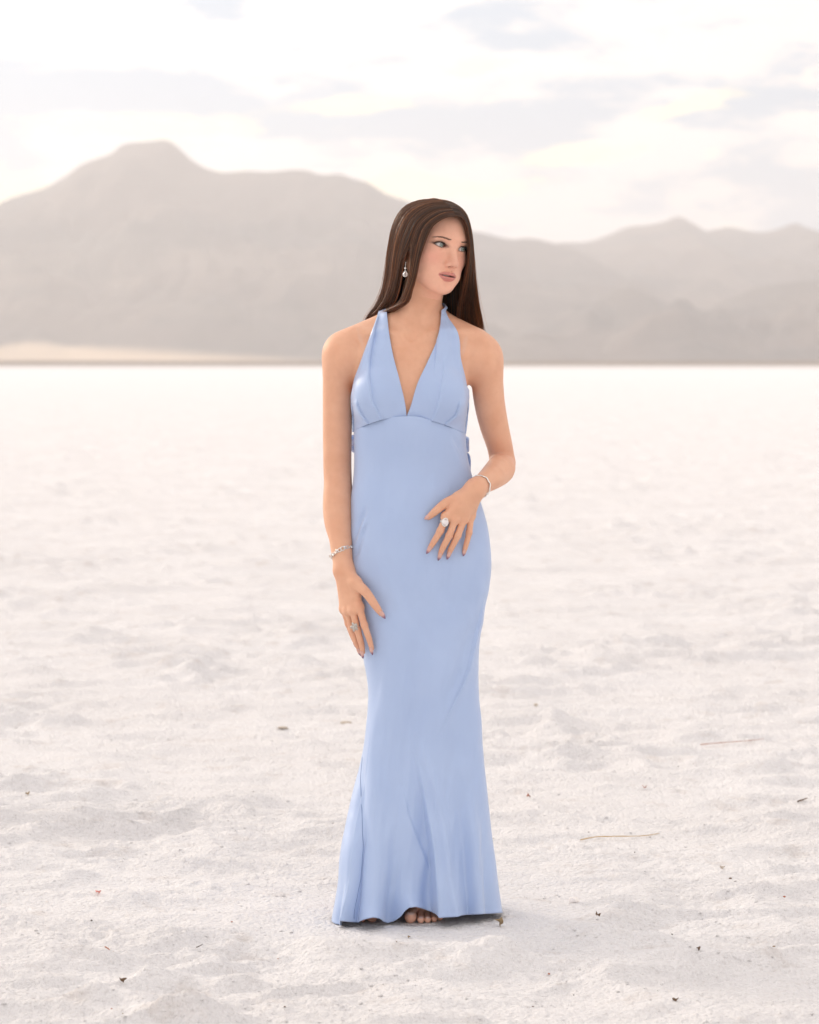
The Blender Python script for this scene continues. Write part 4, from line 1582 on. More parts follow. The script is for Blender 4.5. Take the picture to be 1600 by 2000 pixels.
# ------------------------------------------------------------------ hair: long, straight, centre-parted
HAIR_G = [   # measured path of a lock: (px, py, depth)
    [(889, 421, -.112), (869, 423, -.128), (843, 441, -.130), (829, 472, -.121), (819, 505, -.110), (812, 540, -.098), (804, 568, -.083), (796, 590, -.058), (768, 607, -.012), (746, 620, .045), (738, 660, .090)],
    [(885, 412, -.100), (857, 417, -.118), (826, 440, -.123), (812, 475, -.115), (806, 510, -.106), (801, 545, -.095), (793, 572, -.079), (784, 592, -.050), (757, 608, .000), (738, 625, .055), (732, 665, .090)],
    [(877, 403, -.085), (840, 407, -.100), (810, 430, -.104), (792, 470, -.094), (783, 505, -.080), (778, 540, -.062), (771, 572, -.035), (761, 595, .000), (746, 613, .040), (732, 628, .075), (726, 670, .095)],
    [(867, 395, -.064), (830, 398, -.074), (797, 417, -.074), (777, 455, -.064), (769, 500, -.046), (764, 545, -.028), (756, 580, -.004), (742, 606, .032), (728, 622, .066), (722, 645, .085), (720, 680, .10)],
    [(856, 390, -.034), (820, 393, -.034), (789, 410, -.024), (769, 446, -.006), (760, 490, .008), (755, 530, .018), (749, 565, .030), (738, 595, .050), (722, 622, .074), (714, 645, .090), (712, 690, .10)],
    [(848, 388, -.004), (815, 394, .014), (788, 412, .034), (771, 450, .056), (765, 500, .072), (763, 550, .082), (760, 590, .088), (755, 630, .098), (752, 680, .108), (750, 720, .115), (750, 760, .115)],
    [(843, 389, .028), (826, 399, .056), (812, 430, .080), (806, 480, .092), (803, 530, .098), (801, 580, .102), (799, 640, .110), (797, 690, .118), (796, 720, .120), (796, 750, .120), (796, 790, .115)],
    [(843, 389, .028), (850, 399, .056), (853, 430, .080), (852, 480, .092), (852, 530, .098), (852, 580, .102), (853, 640, .110), (853, 690, .118), (853, 720, .120), (853, 750, .120), (853, 790, .115)],
    [(848, 388, -.004), (873, 396, .028), (889, 420, .044), (897, 460, .050), (900, 510, .054), (901, 560, .060), (902, 600, .068), (904, 640, .080), (905, 670, .090), (905, 710, .10), (905, 750, .105)],
    [(860, 391.5, -.044), (884, 397, -.014), (906, 415, -.002), (917, 450, .000), (922, 495, .004), (926, 545, .012), (932, 590, .026), (939, 625, .040), (945, 652, .050), (950, 668, .058), (952, 690, .065)],
    [(879, 405, -.089), (898, 411, -.056), (912, 432, -.044), (919, 465, -.038), (921, 500, -.032), (921, 540, -.020), (922, 580, -.002), (925, 615, .016), (929, 642, .028), (932, 660, .035), (934, 680, .045)],
    [(889, 421, -.112), (902, 425, -.094), (911, 441, -.082), (915.5, 470, -.068), (915, 500, -.058), (909, 540, -.038), (900, 580, -.008), (894, 615, .016), (894, 640, .030), (896, 665, .045), (898, 700, .060)],
]
NG = len(HAIR_G)
_nv = 44
_gt = np.linspace(0, 10, _nv)
GP = np.array([[U(*q) for q in g] for g in HAIR_G])
GP = np.stack([np.stack([interp(_gt, np.arange(11), g[:, i]) for i in range(3)], -1) for g in GP])     # NG x nv x 3


def guide(u):
    """path(s) between the guide locks; u in 0..NG-1 (array). The side lock parts from the rest below the temple."""
    u = np.asarray(u, float)
    i = np.clip(u.astype(int), 0, NG - 2)
    w = (u - i)[:, None]
    vv = np.linspace(0, 1, _nv)[None]
    part = ((i == 1) * sstep(0.30, 0.42, vv.T).T[0][None].T).T if False else None
    gap = (i == 1)[:, None] * sstep(0.28, 0.44, vv)
    wl = w * (1 - gap) + np.where(w > 0.5, 0.90 + 0.10 * w, 0.10 * w) * gap
    ww = wl * wl * (3 - 2 * wl) * 0.35 + wl * 0.65
    # smooth across neighbouring guides (Catmull-Rom), linear where parted
    g0 = GP[np.clip(i - 1, 0, NG - 1)]; g1 = GP[i]; g2 = GP[i + 1]; g3 = GP[np.clip(i + 2, 0, NG - 1)]
    t = wl[..., None]
    lin = g1 * (1 - t) + g2 * t
    cr = 0.5 * (2 * g1 + (g2 - g0) * t + (2 * g0 - 5 * g1 + 4 * g2 - g3) * t * t + (3 * g1 - g0 - 3 * g2 + g3) * t ** 3)
    k = gap[..., None]
    return cr * (1 - k) + lin * k


def sheet_normal(P):
    """outward direction of the hair surface at points of a path set"""
    c = HO + HR @ np.array([0, 0.015, 0.02])
    tg = np.gradient(P, axis=1)
    tg /= np.linalg.norm(tg, axis=2, keepdims=True) + 1e-9
    ax = np.where(P[..., 2:3] > c[2], c[2], P[..., 2:3])
    n = P - np.concatenate([np.full_like(ax, c[0] - 0.004), np.full_like(ax, c[1]), ax], -1)
    n -= (n * tg).sum(-1, keepdims=True) * tg
    n /= np.linalg.norm(n, axis=2, keepdims=True) + 1e-9
    return n, tg


def hair_mat():
    m, t, p, out = material('brown_hair')
    at = t.node('ShaderNodeAttribute', attribute_name='tint')
    t.l.new(at.outputs['Color'], p.inputs['Base Color'])
    p.inputs['Roughness'].default_value = 0.42
    p.inputs['Specular IOR Level'].default_value = 0.45
    p.inputs['Anisotropic'].default_value = 0.6
    tr = t.node('ShaderNodeBsdfTranslucent')
    tc_ = t.mix(1.0, at.outputs['Color'], (6.2, 4.6, 3.0), 'MULTIPLY')
    t.l.new(tc_, tr.inputs[0])
    mx = t.node('ShaderNodeMixShader')
    mx.inputs[0].default_value = 0.30
    t.l.new(p.outputs[0], mx.inputs[1]); t.l.new(tr.outputs[0], mx.inputs[2])
    t.l.new(mx.outputs[0], out.inputs[0])
    return m


HAIRM = hair_mat()


def build_hair(parent):
    # under-layer: a closed dark mass just inside the strands
    us = np.linspace(0, NG - 1, 150)
    P = guide(us)
    n, tg = sheet_normal(P)
    B = P - n * 0.0035
    F = grid_faces(len(us), _nv)
    V = B.reshape(-1, 3)
    e = np.linalg.norm(V[F[:, 0]] - V[F[:, 3]], axis=1)
    e = np.maximum(np.linalg.norm(V[F[:, 0]] - V[F[:, 3]], axis=1), np.linalg.norm(V[F[:, 1]] - V[F[:, 2]], axis=1))
    e2 = np.maximum(np.linalg.norm(V[F[:, 0]] - V[F[:, 1]], axis=1), 0)
    r = F[:, 0] // _nv
    iu = us[np.clip(r, 0, len(us) - 1)]
    bad = (iu > 1.35) & (iu < 1.65) & ((F[:, 0] % _nv) > _nv * 0.33)
    tip = (iu > 8.6) & ((F[:, 0] % _nv) > _nv * 0.62)
    F = F[~(bad | tip)]
    # merged back with a plain parent mesh so that the strands lie on something
    rg = np.random.default_rng(5)
    N = 6400
    dens = rg.uniform(0, NG - 1, N)
    # more strands where the photograph shows the hair from the outside
    extra = np.concatenate([rg.uniform(0, 1.0, 900), rg.uniform(2, 4.6, 900), rg.uniform(9, 11, 800), rg.uniform(5.6, 9.0, 900)])
    dens = np.concatenate([dens, extra])
    N = len(dens)
    cl = np.where(dens > 8.4, np.round(dens * 7 + rg.normal(0, 0.25, N)) / 7, np.round(dens * 16 + rg.normal(0, 0.2, N)) / 16)
    vv = np.linspace(0, 1, _nv)[None]
    right = sstep(8.4, 9.0, dens)[:, None]
    # clumping draws strands together towards the tips
    P0 = guide(np.clip(dens, 0, NG - 1.001))
    P1 = guide(np.clip(cl, 0, NG - 1.001))
    ck = ((0.10 + 0.30 * vv) * (1 - right) + (0.10 + 0.85 * sstep(0.30, 0.70, vv)) * right)[..., None]
    P = P0 * (1 - ck) + P1 * ck
    n, tg = sheet_normal(P)
    b = np.cross(tg, n)
    lay = rg.uniform(-0.0030, 0.0040, N)[:, None] * (0.35 + 0.65 * sstep(0.0, 0.25, vv))
    wob = rg.normal(0, 0.0012, N)[:, None] * np.sin(vv * rg.uniform(2, 6, N)[:, None] + rg.uniform(0, 6, N)[:, None])
    fly = (rg.uniform(0, 1, N) < 0.05)[:, None] * rg.uniform(0.001, 0.009, N)[:, None] * sstep(0.2, 0.9, vv)
    inner = (np.arange(N) >= N - 900)[:, None]
    lay = np.where(inner, -rg.uniform(0.0045, 0.016, N)[:, None] * sstep(0.05, 0.3, vv), lay)
    P = P + n * (lay + fly)[..., None] + b * (wob + rg.normal(0, 0.0010, N)[:, None] * vv)[..., None]
    # trim: strand ends ragged
    end = 1 - 0.10 * rg.uniform(0, 1, N) ** 1.5
    end = end * (1 - 0.12 * right[:, 0] * rg.uniform(0, 1, N))
    # some of the side locks on the right are short, so that gaps open between the ends
    lock = rg.uniform(0, 1, 200)[(np.round(dens * 7).astype(int)) % 200]
    short = (dens > 8.25) & (lock < 0.42)
    end = np.where(short, end * (0.66 + 0.25 * lock + 0.16 * rg.uniform(0, 1, N)), end)
    S = 30
    ts = np.linspace(0, 1, S)[None] * end[:, None] * (_nv - 1)
    i0 = np.clip(ts.astype(int), 0, _nv - 2); f = (ts - i0)[..., None]
    ar = np.arange(N)[:, None]
    Q = P[ar, i0] * (1 - f) + P[ar, i0 + 1] * f
    bb = b[ar, i0]
    nn_ = n[ar, i0]
    wd = rg.uniform(0.00026, 0.00056, N)[:, None] * (1 - 0.75 * np.linspace(0, 1, S)[None] ** 4)
    roll = rg.uniform(-0.8, 0.8, N)[:, None, None]
    wdir = bb * np.cos(roll) + nn_ * np.sin(roll)
    A = Q + wdir * wd[..., None]; Bq = Q - wdir * wd[..., None]
    SV = np.stack([A, Bq], 2).reshape(-1, 3)
    base = (np.arange(N)[:, None] * S + np.arange(S - 1)[None])[..., None] * 2
    SF = np.concatenate([base, base + 1, base + 3, base + 2], -1).reshape(-1, 4)
    tint = np.array([0.060, 0.0315, 0.0185]) * np.exp(rg.normal(0, 0.33, N))[:, None]
    tint = tint * np.exp(rg.normal(0, 0.26, 400))[(np.round(cl * 16).astype(int)) % 400][:, None]
    light = (rg.uniform(0, 1, N) < 0.16)[:, None]
    tint = tint * np.where(light, np.array([2.1, 1.9, 1.7]), 1.0)
    # tips a little sun-bleached
    tp = np.repeat(tint[:, None], S, 1) * (1 + 0.7 * np.linspace(0, 1, S)[None, :, None] ** 2 * np.array([1.0, 0.85, 0.7]))
    TC = np.repeat(tp[:, :, None], 2, 2).reshape(-1, 3)
    under = link_mesh('hair', V, F, HAIRM, parent)
    vcol(under, 'tint', np.tile((0.020, 0.010, 0.006), (len(V), 1)))
    tag(under, 'long straight dark brown hair parted in the middle')
    st = link_mesh('hair_strands', SV, SF, HAIRM, under)
    st['kind'] = 'stuff'
    vcol(st, 'tint', TC)
    return under


HAIR = build_hair(person)


# ------------------------------------------------------------------ eyes, lashes, brows, teeth
def eye_mat():
    m, t, p, out = material('eyeball')
    at = t.node('ShaderNodeAttribute', attribute_name='tint')
    t.l.new(at.outputs['Color'], p.inputs['Base Color'])
    p.inputs['Roughness'].default_value = 0.12
    p.inputs['Coat Weight'].default_value = 0.6
    p.inputs['Coat Roughness'].default_value = 0.03
    return m


EYEM = eye_mat()
DARK = simple_mat('lash_hair', (0.012, 0.008, 0.006), 0.6)
BROWM = simple_mat('brow_hair', (0.17, 0.095, 0.068), 0.7)
for sx in (-1, 1):
    c = np.array([sx * EYE[0], EYE[1], EYE[2]])
    g = np.array(Matrix.Rotation(math.radians(9.0), 3, 'Z')) @ np.array(Matrix.Rotation(math.radians(-2.0), 3, 'X')) @ np.array([0, -1.0, 0])
    a = np.cross(g, (0, 0, 1.0)); a /= np.linalg.norm(a); b = np.cross(a, g)
    pol = np.concatenate([[0.0, 0.07, 0.135, 0.15, 0.20, 0.28, 0.36, 0.42, 0.46, 0.49, 0.52], np.linspace(0.58, math.pi, 18)])
    th = np.arange(28) * 2 * np.pi / 28
    V = c + ER * (np.cos(pol)[:, None, None] * g + np.sin(pol)[:, None, None] * (np.cos(th)[None, :, None] * a + np.sin(th)[None, :, None] * b))
    ring = np.zeros((len(pol), 28, 3))
    for k, q in enumerate(pol):
        if q < 0.14:
            cc_ = np.array([0.006, 0.006, 0.006])
        elif q < 0.44:
            cc_ = np.array([0.32, 0.37, 0.33]) if q < 0.32 else np.array([0.20, 0.24, 0.22])
        elif q < 0.505:
            cc_ = np.array([0.045, 0.055, 0.055])
        else:
            cc_ = np.array([0.66, 0.61, 0.59])
        ring[k] = cc_ * (1 + (0.25 * np.sin(th * 11)[:, None] if 0.15 < q < 0.44 else 0))
    o = link_mesh('eye', from_head(V.reshape(-1, 3)), grid_faces(len(pol), 28, wrap=True), EYEM, person)
    vcol(o, 'tint', ring.reshape(-1, 3))
    # lashes along the lid margin
    rg = np.random.default_rng(9)
    LV, LF = [], []
    def blade(root, tip, bend, w):
        k = len(LV)
        mid = (root + tip) / 2 + bend
        side = np.cross(tip - root, (0, -1.0, 0.2)); side /= np.linalg.norm(side) + 1e-9
        LV.extend([root - side * w, root + side * w, mid + side * w * 0.6, mid - side * w * 0.6, tip])
        LF.extend([(k, k + 1, k + 2, k + 3), (k + 3, k + 2, k + 4)])
    def lid_pt(x, up):
        s_ = EYE_U if up else EYE_D
        R = (EYE_W ** 2 + s_ * s_) / (2 * s_)
        zc = math.sqrt(max(R * R - x * x, 0)) - (R - s_)
        zc = (zc if up else -zc) + 0.07 * x + 0.0002
        rr = ER + 0.0019
        return np.array([EYE[0] + x, EYE[1] - math.sqrt(max(rr * rr - x * x * 0.9 - zc * zc, 1e-6)), zc])
    for q in np.linspace(-0.86, 1.0, 46):
        x = q * EYE_W * 0.985
        r0 = lid_pt(x, True)
        ln = 0.0052 + 0.0040 * max(0, q) + rg.uniform(-.0008, .0008)
        tip = r0 + np.array([0.45 * q * ln + rg.uniform(-.0006, .0006), -0.70 * ln, 0.62 * ln])
        blade(r0, tip, np.array([0, -0.0012, -0.0008]), 0.00042)
    for q in np.linspace(-0.2, 0.95, 20):
        x = q * EYE_W * 0.97
        r0 = lid_pt(x, False)
        ln = 0.0026 + rg.uniform(-.0005, .0005)
        blade(r0, r0 + np.array([0.3 * q * ln, -0.6 * ln, -0.7 * ln]), np.array([0, -0.0004, 0]), 0.00022)
    LV = np.array(LV) * np.array([sx, 1, 1])
    link_mesh('eyelashes', from_head(LV), LF, DARK, person, smooth=False)
    # brow
    LV, LF = [], []
    xs = np.linspace(0, 1, 150)
    ax = interp(xs, [0, 0.3, 0.65, 1.0], [0.0145, 0.025, 0.039, 0.0530])
    bz = interp(xs, [0, 0.3, 0.65, 1.0], [0.0158, 0.0172, 0.0182, 0.0150])
    th_ = interp(xs, [0, 0.2, 0.65, 1.0], [0.0014, 0.0022, 0.0016, 0.0004])
    jz = rg.uniform(-1, 1, 150) * th_
    Pq = np.stack([ax, np.full(150, -0.13), bz + jz], -1)
    for _ in range(60):
        dq = head_local(Pq)
        Pq[:, 1] += np.where(dq > 0.0003, 0.6 * dq, 0.0)
    for k in range(150):
        r0 = Pq[k] + np.array([0, -0.0002, 0])
        dirx = np.array([0.8, 0.10 + 0.45 * xs[k], 0.28 * (1 - xs[k]) * (1 if jz[k] < 0.3 * th_[k] else 0.1) - 0.22 * xs[k]])
        tip = r0 + 0.0052 * dirx / np.linalg.norm(dirx) + np.array([0, -0.0008, 0])
        blade(r0, tip, np.array([0, -0.0006, 0]), 0.00032)
    LV = np.array(LV) * np.array([sx, 1, 1])
    link_mesh('eyebrow', from_head(LV), LF, BROWM, person, smooth=False)
xs = np.linspace(-0.0205, 0.0205, 31); zs = np.linspace(-0.0725, -0.0655, 5)
TX, TZ_ = np.meshgrid(xs, zs)
TY = -0.0838 + 0.012 * (np.abs(TX) / 0.0175) ** 2.2 + 0.0005 * np.cos(TX * 2 * np.pi / 0.0078)
TV = np.stack([TX, TY, TZ_], -1).reshape(-1, 3)
link_mesh('teeth', from_head(TV), grid_faces(5, 31), simple_mat('tooth_enamel', (0.72, 0.68, 0.62), 0.25), person)

# ------------------------------------------------------------------ nails
def nail_mat():
    m, t, p, out = material('nail_polish')
    at = t.node('ShaderNodeAttribute', attribute_name='tint')
    t.l.new(at.outputs['Color'], p.inputs['Base Color'])
    p.inputs['Roughness'].default_value = 0.15
    p.inputs['Coat Weight'].default_value = 0.5
    return m


NAILM = nail_mat()
R_FING = {'index': FR, 'middle': FR, 'ring': FR, 'little': [0.0078, 0.0070, 0.0061, 0.0050]}


def nail(H, f, nrm, rads, length):
    p2, p3 = np.asarray(H[f][2]), np.asarray(H[f][3])
    d = p3 - p2; d /= np.linalg.norm(d)
    n = np.asarray(nrm, float); n -= (n @ d) * d; n /= np.linalg.norm(n)
    s = np.cross(d, n)
    r = rads[3]
    root = p3 - d * 0.0062
    nl, nw = 12, 9
    V = []; C = []
    for i in range(nl):
        q = i / (nl - 1)
        w = r * 0.80 * (0.55 + 0.45 * min(1, q * 6)) * (1.0 if q < 0.45 else math.cos((q - 0.45) / 0.55 * 1.42))
        lift = r * 0.99 + 0.0006 + 0.0010 * q * (1 - q)
        for j in range(nw):
            k = (j / (nw - 1) - 0.5) * 2
            V.append(root + d * (q * length) + s * (k * w) + n * (lift - (k * w) ** 2 / (2 * r) * 0.9 - 0.0018 * q * q))
            b = sstep(0.42, 0.86, q)
            tip = np.array([0.215, 0.105, 0.190]) if f != 'thumb' or H is HAND_A else np.array([0.55, 0.30, 0.24])
            C.append(np.array([0.66, 0.39, 0.33]) * (1 - b) + tip * b)
    F = grid_faces(nl, nw)
    o = link_mesh('fingernail', np.array(V), F, NAILM, person)
    vcol(o, 'tint', np.array(C))
    o.modifiers.new('thick', 'SOLIDIFY').thickness = -0.0006
    return o


for f in ('index', 'middle', 'ring', 'little'):
    nail(HAND_B, f, (0.10, -1.0, 0.15), R_FING[f], 0.0205 if f != 'little' else 0.0170)
    nail(HAND_A, f, (-0.45, -0.90, 0.10), R_FING[f], 0.0205 if f != 'little' else 0.0170)
nail(HAND_B, 'thumb', (-0.25, -0.85, 0.45), THB, 0.0150)
nail(HAND_A, 'thumb', (0.30, -0.95, 0.10), THA, 0.0215)


def toenail(toe):
    px, r, yb, yt = toe
    x = X(px, yt); c = np.array([x, yt, r - 0.002])
    V = []
    for i in range(6):
        for j in range(7):
            el_ = math.radians(28 + 34 * i / 5); a_ = math.radians((j - 3) * 13)
            V.append(c + (r + 0.0005) * np.array([math.sin(a_) * math.cos(el_ * 0.6), -math.cos(a_) * math.cos(el_), math.sin(el_)]))
    o = link_mesh('toenail', np.array(V), grid_faces(6, 7), NAILM, person)
    vcol(o, 'tint', np.tile((0.68, 0.47, 0.41), (42, 1)))
    o.modifiers.new('thick', 'SOLIDIFY').thickness = 0.0004


for t_ in TOES_B[:3] + TOES_A[:1]:
    toenail(t_)

# ------------------------------------------------------------------ jewellery
SILVER = simple_mat('silver', (0.82, 0.80, 0.77), 0.16, 1.0)
OLDSILVER = simple_mat('aged_silver', (0.50, 0.47, 0.44), 0.32, 1.0)
STONE = simple_mat('pale_stone', (0.80, 0.77, 0.78), 0.12, 0.0, 0.8)


def torus(c, nrm, R, r, n=18, k=7, squash=1.0):
    nrm = np.asarray(nrm, float) / np.linalg.norm(nrm)
    a = np.cross(nrm, (0.2, 0.1, 1.0)); a /= np.linalg.norm(a); b = np.cross(nrm, a)
    th = np.arange(n) * 2 * np.pi / n
    path = np.asarray(c) + R * (np.cos(th)[:, None] * a * squash + np.sin(th)[:, None] * b)
    return tube(path, r, k, closed=True)


def blob(c, ax, r, nu=12, nv=8):
    """small ellipsoid; ax = 3 axes rows"""
    th = np.arange(nu) * 2 * np.pi / nu
    ph = np.linspace(0.02, np.pi - 0.02, nv)
    q = np.stack([np.sin(ph)[:, None] * np.cos(th)[None], np.sin(ph)[:, None] * np.sin(th)[None], np.cos(ph)[:, None] + 0 * th[None]], -1)
    V = np.asarray(c) + (q * np.asarray(r)) @ np.asarray(ax)
    return V.reshape(-1, 3), grid_faces(nv, nu, wrap=True)


def joinm(parts):
    V = []; F = []; k = 0
    for v, f in parts:
        V.append(v); F.append(f + k); k += len(v)
    return np.concatenate(V), np.concatenate(F)


def wrist_loop(c, axis, fx, fy, n, nrm0):
    """points of a loose loop round a wrist; returns points, tangents, outward"""
    axis = axis / np.linalg.norm(axis)
    a = np.asarray(nrm0, float); a = a - (a @ axis) * axis; a /= np.linalg.norm(a)
    b = np.cross(axis, a)
    th = np.arange(n) * 2 * np.pi / n
    P = c + fx * np.cos(th)[:, None] * a + fy * np.sin(th)[:, None] * b
    tg = -fx * np.sin(th)[:, None] * a + fy * np.cos(th)[:, None] * b
    tg /= np.linalg.norm(tg, axis=1)[:, None]
    out = np.cos(th)[:, None] * a + np.sin(th)[:, None] * b
    return P, tg, out, axis


# chain of small rings and hearts, her right wrist
aA = ARM_A[-1] - ARM_A[-3]
cA = U(667.5, 1079, -0.0385)
tilt = aA / np.linalg.norm(aA) + np.array([0.36, 0.0, 0.02])
P, tg, out, axn = wrist_loop(cA, tilt, 0.0278, 0.0274, 26, (0, -1, 0))
chain_root = None
for i in range(26):
    big = i % 5 in (0,)
    nr = out[i] * 0.8 + axn * (0.6 if i % 2 else -0.3)
    v, f = torus(P[i] + out[i] * (0.0008 if big else 0), nr, 0.0052 if big else 0.0035, 0.00115 if big else 0.00095, 12, 6, 0.85)
    if i == 0:
        chain_root = link_mesh('chain_bracelet', v, f, SILVER, person)
        tag(chain_root, 'fine silver chain bracelet of small rings on the lowered wrist')
    else:
        link_mesh('chain_link', v, f, SILVER, chain_root)
for k, i in enumerate((1, 3, 24, 21, 6)):
    v1, f1 = blob(P[i] + out[i] * 0.0016 - axn * 0.0 + axn * 0.0022 * (1 if k % 2 else -1), (tg[i], axn, out[i]), (0.0031, 0.0031, 0.0022))
    link_mesh('charm', v1, f1, SILVER, chain_root)

# leaf-link bracelet, her left wrist
aB = FORE_B[-1] - FORE_B[-3]
cB = U(936, 951, -0.110)
P, tg, out, axn = wrist_loop(cB, aB + np.array([0.0, -0.03, 0.02]), 0.0270, 0.0260, 20, (0, -1, 0.3))
leaf_root = None
for i in range(20):
    ax3 = np.stack([tg[i] * 0.86 + axn * (0.5 if i % 2 else -0.5), axn * 0.86 - tg[i] * (0.5 if i % 2 else -0.5), out[i]])
    parts = [blob(P[i] + axn * (0.0013 if i % 2 else -0.0013), ax3, (0.0062, 0.0031, 0.0017), 10, 7)]
    if i % 3 == 0:
        parts.append(blob(P[i] + tg[i] * 0.0035 + out[i] * 0.0006, (tg[i], axn, out[i]), (0.0026, 0.0026, 0.0019), 8, 6))
    v, f = joinm(parts)
    if leaf_root is None:
        leaf_root = link_mesh('leaf_bracelet', v, f, SILVER, person)
        tag(leaf_root, 'silver leaf-link bracelet on the raised wrist')
    else:
        link_mesh('leaf_link', v, f, SILVER, leaf_root)
v, f = tube(P - out * 0.0004, 0.0006, 5, closed=True)
link_mesh('clasp_wire', v, f, SILVER, leaf_root)

# broad ring with a pale stone, her left index finger
m0, m1 = np.asarray(HAND_B['index'][0]), np.asarray(HAND_B['index'][1])
d = (m1 - m0) / np.linalg.norm(m1 - m0)
c = m0 + (m1 - m0) * 0.36 + np.array([0, -0.0008, 0])
v, f = torus(c, d, 0.0099, 0.0013, 26, 8)
ring_b = link_mesh('stone_ring', v, f, SILVER, person)
tag(ring_b, 'broad silver ring with a pale oval stone on the raised hand')
n = np.array([0.35, -1.0, 0.15]); n -= (n @ d) * d; n /= np.linalg.norm(n)
s = np.cross(d, n)
v, f = torus(c + n * 0.0105, n, 0.0092, 0.0020, 22, 7, 0.72)
link_mesh('bezel', v, f, SILVER, ring_b)
v, f = blob(c + n * 0.0104, (d, s, n), (0.0066, 0.0090, 0.0036), 16, 9)
link_mesh('stone', v, f, STONE, ring_b)
for k in range(4):
    v, f = torus(c + d * (-0.0026 + 0.0017 * k), d, 0.0098, 0.0008, 22, 5)
    link_mesh('band_coil', v, f, SILVER, ring_b)

# flower ring, her right middle finger
m0, m1 = np.asarray(HAND_A['middle'][0]), np.asarray(HAND_A['middle'][1])
d = (m1 - m0) / np.linalg.norm(m1 - m0)
c = m0 + (m1 - m0) * 0.82
v, f = torus(c, d, 0.0090, 0.0011, 24, 7)
ring_a = link_mesh('petal_ring', v, f, SILVER, person)
tag(ring_a, 'silver ring of overlapping petals on the lowered hand')
n = np.array([-0.65, -0.85, 0.10]); n -= (n @ d) * d; n /= np.linalg.norm(n)
s = np.cross(d, n)
for k in range(5):
    th = k * 2 * math.pi / 5 + 0.4
    q = d * math.cos(th) + s * math.sin(th)
    t2 = np.cross(n, q)
    v, f = blob(c + n * 0.0098 + q * 0.0058, (q, t2, n), (0.0062, 0.0042, 0.0016), 10, 7)
    link_mesh('petal', v, f, OLDSILVER, ring_a)
v, f = blob(c + n * 0.0106, (d, s, n), (0.0024, 0.0024, 0.0018), 10, 7)
link_mesh('petal_centre', v, f, OLDSILVER, ring_a)

# drop earring
lobe = U(792.0, 513, -0.078)
hook = np.array([lobe + np.array([0.0, 0.004, -0.002]), lobe + np.array([0.001, 0.0, 0.004]), lobe + np.array([0.0012, -0.005, 0.002]),
                 lobe + np.array([0.0, -0.006, -0.006]), lobe + np.array([-0.0004, -0.006, -0.011])])
tt = np.linspace(0, 4, 24)
hp = np.stack([interp(tt, np.arange(5), hook[:, i]) for i in range(3)], -1)
v, f = tube(hp, 0.00055, 6)
ear = link_mesh('drop_earring', v, f, SILVER, person)
tag(ear, 'silver drop earring with pearl and clear crystal')
bot = hp[-1]
v, f = blob(bot + np.array([0, 0, -0.002]), np.eye(3), (0.0026, 0.0026, 0.0026))
link_mesh('pearl', v, f, simple_mat('pearl_white', (0.86, 0.82, 0.78), 0.18, 0.0, 0.7), ear)
# faceted drop: flat-shaded crystal in a thin setting
cr = bot + np.array([0, 0, -0.0135])
prof = [(0.0004, 0.0085), (0.0022, 0.0045), (0.0048, -0.0005), (0.0054, -0.0038), (0.0040, -0.0068), (0.0004, -0.0082)]
th = np.arange(8) * 2 * np.pi / 8
CV = np.array([[cr + np.array([r * math.cos(a), r * 0.75 * math.sin(a), z]) for a in th] for r, z in prof]).reshape(-1, 3)
gm, gt, gp, go = material('crystal')
gp.inputs['Base Color'].default_value = (0.92, 0.90, 0.90, 1)
gp.inputs['Roughness'].default_value = 0.03
gp.inputs['Transmission Weight'].default_value = 0.85
gp.inputs['IOR'].default_value = 1.7
link_mesh('crystal_drop', CV, grid_faces(6, 8, wrap=True), gm, ear, smooth=False)
rim = np.array([cr + np.array([r * 1.06, -0.002, z]) for r, z in prof[1:]] + [cr + np.array([-r * 1.06, -0.002, z]) for r, z in prof[:0:-1]])
v, f = tube(rim, 0.0006, 5, closed=True)
link_mesh('setting', v, f, SILVER, ear)

# ------------------------------------------------------------------ plant litter, clods and added shade patches on the salt
def ground_pt(px, py):
    g = on_ground(px, py)
    for _ in range(3):
        z = float(ground_z(np.array([g[0]]), np.array([g[1]]))[0])
        d = (px - 800) / FPX * _r + (1000 - py) / FPX * _u + _f
        g = CAM + (z - CAM[2]) / d[2] * d
    return g


LEAFM = simple_mat('dry_leaf', (0.30, 0.215, 0.12), 0.8)
BROWNM = simple_mat('brown_litter', (0.14, 0.085, 0.05), 0.85)
REDM = simple_mat('red_litter', (0.36, 0.12, 0.06), 0.8)
PINKM = simple_mat('pink_scrap', (0.72, 0.28, 0.24), 0.7)
STRAWM = simple_mat('golden_straw', (0.52, 0.34, 0.14), 0.6)
GREYM = simple_mat('dark_speck', (0.12, 0.10, 0.085), 0.9)
CLODM = simple_mat('tan_clod', (0.50, 0.43, 0.36), 0.95)
SALTM = simple_mat('salt_lump', (0.84, 0.80, 0.77), 0.9)


